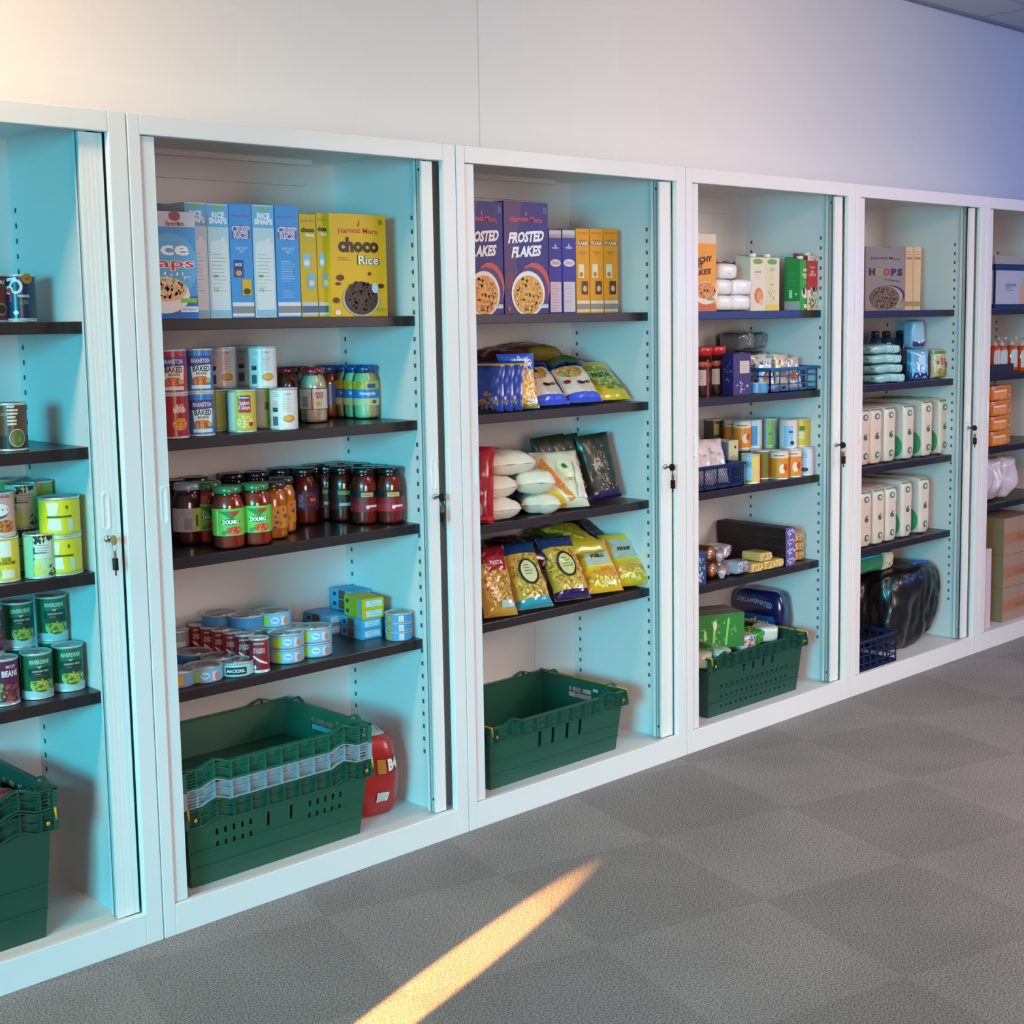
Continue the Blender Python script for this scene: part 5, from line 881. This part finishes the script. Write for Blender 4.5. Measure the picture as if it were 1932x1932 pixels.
for k, (x, Y, zo, c, o, l) in enumerate(((2.50, .12, .185, 'c8d8dc', 'd83a2e', 'white packet with blue and red print on the crate'), (2.59, .14, .185, '3a9a3a', 'e8e04a', 'bright green packet at the right of the crate'), (2.66, .13, .19, 'd4dcd4', 'b8c8c0', 'small white packet at the right end of the crate'), (2.30, .08, .175, 'a8b8b0', 'c8a098', 'crumpled clear packet hanging over the crate edge'), (2.20, .085, .18, 'b8b4a0', '8a9a7a', 'pale crumpled packet in the left corner of the crate'), (2.50, .20, .17, '2f6a3a', '7ab04a', 'dark green packet in the middle of the crate'), (2.40, .12, .06, '4f9a2e', 'c8d84a', 'lime green packet low in the crate, seen through the slots'), (2.52, .11, .05, '5fa838', 'e8e060', 'green packet low at the right, seen through the slots'))):
    spawn('gp%d' % k, soft_parts(.10, .09, .06, c, [Sc(0, .03, .04, .02, 10, o, .008), Sc(.01, .04, .03, .015, 5, '2a4a9a', .006)], [], [Sc(0, 0, .04, .03, 8, o, .008)], rough=.25, coat=.8, wr=.012, k=4), 'food_packet', (x, Y + .03, fz + zo), k * .5, l, 'packet', gg)
# ---------------------------------------------------------------- fifth cabinet
def f_hoops(W_, H): return [T('Harvest Morn', 0, H * .82, W_ * .74, H * .05, '5a2a26', .02, arc=.004), T('H', -W_ * .34, H * .61, W_ * .15, H * .12, '241a1c', .06), T('O', -W_ * .15, H * .61, W_ * .17, H * .12, 'a8982a', .06), T('O', .03 * W_, H * .61, W_ * .16, H * .12, 'a82a28', .06), T('P', W_ * .21, H * .61, W_ * .14, H * .12, '3a2a2c', .06), T('S', W_ * .37, H * .61, W_ * .14, H * .12, '3a2030', .06), T('multigrain', W_ * .16, H * .48, W_ * .42, H * .045, '6a4a34', .02, -.08), El(W_ * .14, H * .24, W_ * .36, H * .16, '2a2a3a'), El(W_ * .05, H * .22, W_ * .40, H * .17, 'a89a8c'), El(-W_ * .02, H * .20, W_ * .38, H * .19, '6a5428'), Sc(-W_ * .02, H * .20, W_ * .34, H * .17, 80, '8f7434', .008), Sc(-W_ * .02, H * .20, W_ * .34, H * .17, 60, '3f3018', .006), R(W_ * .36, H * .04, W_ * .2, .012, '8fa06a')]
box_at('hoo', 4, 0, 1632, 1706, 467, .13, .07, '8c8478', f_hoops, (), '8a857c', 'grey hoop cereal carton with coloured letters, top shelf of fifth cabinet')
for u0, u1, l in ((1707, 1721, 'slim beige carton edge-on, touching the hoop cereal'), (1722, 1736, 'slim beige carton edge-on, the further right of two')):
    box_at('bei', 4, 0, u0, u1, 466, .20, .19, 'dfc6a2', lambda W_, H: [Ln(0, H * .92, W_ * .8, 2, H * .04, 'c89a7a', .003), R(0, H * .80, W_ * .8, H * .04, 'a88a6a'), Ln(0, H * .7, W_ * .7, 8, H * .06, 'd0b08a'), R(0, H * .06, W_ * .96, H * .08, 'a0946a')], (), 'b89c78', l, group='beige cartons on the top shelf of the fifth cabinet')
z = shelf_z[4][1]
def squeeze():
    b = MB().lathe([(.030, 0), (.033, .004), (.033, .15), (.026, .175), (.018, .182)], mat('1f3f5f', .2, 0, 1), 22); b.art([R(0, .03, .045, .10, '2a5a7a'), Ln(0, .12, .03, 5, .014, '5a8aa8', .004)], cyl(.033), .008)
    return [('body', b.mesh('b')), ('cap', MB().lathe([(.018, .182), (.018, .205), (.015, .207)], mat('16263a', .4), 16).mesh('c'))]
for k, u in enumerate((1650, 1671, 1697, 1718)):
    Y = .34; spawn('sq', squeeze, 'shampoo_bottle', (zx(u, 4, 1, Y), Y, z + .0006), 0, 'dark blue bottle behind the wipes, ' + ['leftmost of four', 'second from the left of four', 'third from the left of four', 'rightmost of four'][k], 'bottle', 'dark blue bottles on the second shelf of the fifth cabinet')
WIP = soft_parts(.20, .13, .036, '8fc8cc', [R(.04, .004, .10, .028, 'b4e2e2'), Sc(.04, .018, .05, .010, 14, '6ab0b0', .004)], [Sc(0, .018, .05, .01, 8, '4f8f90', .006)], [R(.03, 0, .09, .07, 'c4ecec')], rough=.3, coat=.6, wr=.006, k=5, puff=.05)
for k in range(4):
    q = zx(1675 + [6, 2, -2, -4][k], 4, 1, .13); spawn('wip', WIP, 'wipes_pack', (q, .18, z + .001 + k * .040), math.radians([-6, -2, -10, -4][k]), 'pale turquoise wipes pack, ' + ['bottom of the pile of four', 'second from the bottom', 'third from the bottom', 'top of the pile of four'][k], 'pack', 'wipes packs piled on the second shelf')
BLP = lambda c, c2: bag_parts(.10, .125, .04, c, [Sc(0, .07, .035, .045, 14, 'd8ecf8', .012), R(0, 0, .10, .03, c2), Sc(0, .02, .04, .012, 10, 'e8f0f8', .006), El(.0, .08, .022, .02, 'b8dcf4')], sd=81, wr=.003)
for k, (u, Y, zo, l) in enumerate(((1733, .16, .002, 'blue and white pouch standing at the front, second shelf'), (1727, .19, .004, 'blue and white pouch just behind and left of the front one'))):
    spawn('blp', BLP('6ab0e4', '24348a'), 'refill_pouch', (zx(u, 4, 1, Y), Y, z + zo), -.3, l, 'pouch', 'blue and white pouches')
spawn('blq', soft_parts(.085, .06, .125, '8fc4ec', [R(0, 0, .085, .03, '24348a'), Sc(0, .03, .03, .008, 6, 'e8f0f8', .007)], [], k=5), 'refill_pouch', (zx(1737, 4, 1, .20), .235, z + .129), -.2, 'pale blue pouch standing on top of the blue and white pouches', 'pouch')
spawn('fp', bag_parts(.10, .125, .05, 'd4c4a4', [R(0, .105, .10, .02, '6a8a3a'), Sc(0, .07, .03, .02, 8, 'c85a4a', .009), Sc(.0, .02, .04, .02, 24, 'c89a3a', .009), Sc(.01, .03, .04, .02, 12, '7a9a3a', .008), El(.018, .055, .009, .013, '7a5a6a')], sd=83), 'food_pouch', (zx(1771, 4, 1, .16), .16, z + .002), -.3, 'cream food pouch with fruit pictures and a green top, second shelf', 'pouch')
gn = 'nappy packs on the third shelf of the fifth cabinet'; z = shelf_z[4][2]
def nap(sd, green=1, h=.235):
    return soft_parts(.080, .30, h, 'ddd3c2', [R(0, h * .955, .074, h * .035, '3a9468'), El(0, h * .84, .016, h * .055, '3f7a62'), El(0, h * .84, .009, h * .03, 'd9d2c4'), T('6', 0, h * .5, .026, h * .12, '3f5f50', .03), El(0, h * .17, .014, h * .055, '3f7a62'), El(0, h * .17, .008, h * .03, 'd9d2c4'), Sc(0, h * .5, .03, h * .3, 8, 'b8a8a0', .003)], [R(0, 0, .29, h * .98, 'd4d6d0'), El(.10, h * .24, .045, h * .2, '38a070')] if green else [R(0, 0, .29, h * .98, 'd8d2cc'), Sc(.03, h * .3, .08, h * .2, 6, 'c8a0a0', .008)], [R(0, 0, .07, .28, '2f8a5c')], wr=.003, puff=.01, k=12, rough=.4)
n0, n1, n2 = nap(1), nap(2, 0), nap(3, 1, .245)
for k, (u, kk, l) in enumerate(((1634, 'n1', 'white nappy pack by the left door edge, third shelf'), (1656, 'n1', 'white nappy pack second from the left, third shelf'), (1682, 'n1', 'white nappy pack third from the left, third shelf'), (1717, 'n0', 'cream nappy pack with green dots, fourth from the left, third shelf'), (1752, 'n2', 'taller cream and green nappy pack, second from the right, third shelf'), (1783, 'n2', 'taller cream and green nappy pack at the right end, third shelf'))):
    x = {0: 3.125, 1: 3.21, 2: 3.30, 3: 3.45, 4: 3.62, 5: 3.80}[k]
    X = zx(u, 4, 2, .12); spawn(kk, {'n0': n0, 'n1': n1, 'n2': n2}[kk], 'nappy_pack', (X, .275, z + .001), 0, l, 'pack', gn)
gn2 = 'nappy packs on the fourth shelf of the fifth cabinet'; z = shelf_z[4][3]
for u, kk, Y, l in ((1634, 'n1', .26, 'white nappy pack at the left end, fourth shelf'), (1659, 'n1', .26, 'white nappy pack second from the left, fourth shelf'), (1682, 'n1', .265, 'white nappy pack in the middle, fourth shelf'), (1711, 'n2', .275, 'tall green-dotted nappy pack, second from the right, fourth shelf'), (1744, 'n2', .28, 'tall green-dotted nappy pack at the right, fourth shelf')):
    X = zx(u, 4, 3, Y - .15); spawn(kk, {'n0': n0, 'n1': n1, 'n2': n2}[kk], 'nappy_pack', (X, Y, z + .001), 0, l, 'pack', gn2)
GNP = soft_parts(.30, .13, .085, '2f8a60', [R(.10, .004, .095, .076, 'd8cca8'), Sc(.10, .03, .03, .012, 6, '2a2a24', .005), R(.06, .02, .012, .05, '8fb8a0')], [], coat=1, rough=.2, wr=.006, k=5)
def binbag():
    m = mat('0e0d0d', .38, 0, .35); b = MB(); n = 28; g = soft_fn(.46, .345, .335, k=5, wr=.035, sd=3, fr=5)
    def G(p):
        q = g(p); s = .010 * noise.noise(Vector((q.x * 26, q.y * 26, q.z * 7))) + .006 * noise.noise(Vector((q.x * 60, q.y * 50, q.z * 22))); return q + Vector((s, s, s * .3)) if q.z > .004 else q
    v = []; f = []
    for ax in range(3):
        for sg in (-1, 1):
            base = len(v)
            for i in range(n + 1):
                for j in range(n + 1): p = [0, 0, 0]; p[ax] = sg; p[(ax + 1) % 3] = (-1 + 2 * i / n) * sg; p[(ax + 2) % 3] = -1 + 2 * j / n; v.append(G(p))
            for i in range(n):
                for j in range(n): q = base + i * (n + 1) + j; f.append((q, q + n + 1, q + n + 2, q + 1))
    b.add(v, f, m, True)
    t = MB(); 
    k = [G((.55 + .22 * a, -.55 - .1 * a, .97)) for a in (-1, -.5, 0, .5, 1)]; t.tube([Vector(q) + Vector((0, -.004, .004)) for q in k], .008, mat('3a5ad8', .4), 8)
    return [('bag', b.mesh('bin')), ('tie', t.mesh('tie'))]
spawn('bin', binbag, 'bin_bag', (3.675, .265, fz + .001), -.02, 'large black plastic bin bag with a blue tie, at the foot of the fifth cabinet', 'bag')
spawn('bin2', soft_parts(.30, .20, .33, '0e0d0d', [], [], coat=.35, rough=.38, wr=.03, k=4, fr=7), 'bin_bag', (3.27, .345, fz + .001), .05, 'black plastic bin bag in shade, at the left behind the navy basket', 'bag')
spawn('gnp', GNP, 'nappy_pack', (3.47, .25, fz + .338), -.06, 'green and cream nappy pack lying on top of the black bin bag', 'pack')
basket(.29, .17, .125, (3.235, .115, fz + .001), 0, '16244e', 'dark navy plastic basket in front of the bin bags, foot of fifth cabinet', nx=6, nz=3)
# ---------------------------------------------------------------- rightmost cabinet
z = shelf_z[5][0]
def stbox():
    b = MB(); w, d, h = .36, .30, .20; m = mat('b8bccc', .5); nv = mat('1c2c50', .4); b.box(-w / 2, w / 2, 0, d, .018, h - .03, m)
    b.box(-w / 2 - .001, w / 2 + .001, -.001, d + .001, 0, .018, nv); b.box(-w / 2 - .0015, -w / 2 + .006, -.0015, .006, .018, h - .03, nv)
    b.art([T('LUNCH BOX', -.03, h * .52, .10, .014, '4a5a80', .03), Ln(-.04, h * .45, .08, 2, .01, '5a6a90', .003), Pg([(.06, .02), (.17, .02), (.17, .16), (.09, .14), (.05, .08)], 'd8a888')], lambda x, zz_, o: (x, -o, zz_))
    t = MB(); t.box(-w / 2 - .004, w / 2 + .004, -.004, d + .004, h - .03, h - .002, nv); t.box(-w / 2 + .004, w / 2 - .004, .004, d - .004, h - .002, h + .035, mat('a8a498', .5))
    return [('box', b.mesh('b')), ('lid', t.mesh('l'))]
spawn('stb', stbox, 'storage_box', (zx(1876, 5, 0, .12) + .18, .12, z + .0006), 0, 'white box with navy corners and lid, top shelf of the rightmost cabinet', 'box')
z = shelf_z[5][1]
def pump():
    b = MB().lathe([(.026, 0), (.030, .004), (.030, .095), (.022, .115), (.012, .120)], mat('c8521a', .15, 0, 1), 22); b.art([R(0, .02, .036, .07, 'b8c4cc'), El(0, .09, .018, .012, 'b8c4cc')], cyl(.030), .008)
    c = MB().lathe([(.013, .120), (.013, .132), (.004, .134), (.004, .150), (.012, .152), (.012, .158)], mat('c4bab2', .4), 16); c.box(-.005, .005, -.034, 0, .150, .158, mat('c4bab2', .4))
    return [('bottle', b.mesh('b')), ('pump', c.mesh('c'))]
for k, (u, Y, l) in enumerate(((1873, .15, 'orange pump bottle in the dark tray, leftmost'), (1885, .15, 'orange pump bottle in the dark tray, second from the left'), (1903, .15, 'orange pump bottle in the dark tray, third from the left'), (1921, .15, 'orange pump bottle to the right of the dark tray'))):
    spawn('pump', pump, 'pump_bottle', (zx(u, 5, 1, Y) + .01 + (.005 * k), Y, z + (.006 if k < 3 else .001)), -.5, l, 'bottle', 'orange pump bottles on the second shelf of the rightmost cabinet')
tr = MB(); x0 = zx(1868, 5, 1, .11); tr.box(x0, x0 + .21, .105, .20, z + .001, z + .004, mat('2a2628', .5)).box(x0, x0 + .21, .105, .109, z + .004, z + .045, mat('2a2628', .5)).box(x0, x0 + .21, .197, .20, z + .004, z + .045, mat('2a2628', .5)).box(x0, x0 + .004, .109, .197, z + .004, z + .045, mat('2a2628', .5)).box(x0 + .206, x0 + .21, .109, .197, z + .004, z + .045, mat('2a2628', .5))
tag(link('display_tray', tr.mesh('tray')), 'low dark cardboard tray holding orange pump bottles', 'tray')
z = shelf_z[5][2]
ORP = soft_parts(.19, .26, .0685, 'e08428', [R(-.02, .010, .13, .030, 'ea9a3c'), R(-.02, .040, .12, .008, 'f4d8d4'), Sc(0, .02, .08, .015, 12, 'f0b0a0', .006)], [Sc(0, .03, .1, .02, 14, 'f0c8c0', .010), R(0, .02, .2, .02, 'e8a8a0')], rough=.2, coat=1, wr=.003, k=18)
for k in range(4):
    spawn('orp', ORP, 'sanitary_pack', (4.175, .235, z + .001 + k * .069), 0, 'orange and pink wrapped pack, left pile, ' + ['bottom', 'second from the bottom', 'third from the bottom', 'topmost'][k], 'pack', 'orange packs on the third shelf of the rightmost cabinet')
    spawn('orp', ORP, 'sanitary_pack', (4.375, .235, z + .001 + k * .069), 0, 'orange wrapped pack, right pile at the picture edge, ' + ['bottom', 'second from the bottom', 'third from the bottom', 'topmost'][k], 'pack', 'orange packs on the third shelf of the rightmost cabinet')
z = shelf_z[5][3]
for k, (x, Y, zo, l) in enumerate(((4.27, .14, .004, 'white plastic bag at the left, fourth shelf of rightmost cabinet'), (4.39, .15, .004, 'white plastic bag second from the left, fourth shelf'), (4.51, .15, .004, 'pinkish white plastic bag at the picture edge, fourth shelf'), (4.33, .28, .004, 'white plastic bag at the back left, fourth shelf'), (4.46, .29, .004, 'white plastic bag at the back right, fourth shelf'))):
    spawn('wpb%d' % (k == 2), soft_parts(.13, .14, .20, 'd8c8c8' if k == 2 else 'cfcbdc', [], [], rough=.3, coat=.6, wr=.022, k=3, fr=16), 'plastic_bag', (x, Y + .03, z + zo), k * .7, l, 'bag', 'white bags on the fourth shelf of the rightmost cabinet')
CB = lambda w, d, h: carton_parts(w, d, h, 'a98a72', [R(0, h * .30, w, .05, 'b07858'), R(0, 0, .0012, h, '7a5f4a'), T('FRAGILE', .02, h * .42, .10, .02, '9a5a3a')] , [R(0, 0, d, h, '8f7a56')], '8f7560')
for k, l in enumerate(('brown cardboard box at the bottom of the stack', 'brown cardboard box in the middle of the stack', 'brown cardboard box on top of the stack')):
    hh = (.155, .15, .17)[k]; spawn('cb%d' % k, CB(.30, .34, hh), 'cardboard_box', (4.485, .06, fz + .0006 + (0, .157, .309)[k]), 0, l + ' in the rightmost cabinet', 'box', 'cardboard boxes at the foot of the rightmost cabinet')
spawn('wbd', carton_parts(.05, .36, .36, 'd8ccd4', [], [R(0, 0, .36, .36, 'd8a880')], 'd8ccc4'), 'cardboard_box', (4.188, .055, fz + .0006), 0, 'tall slim pale box between the door edge and the brown boxes', 'box')
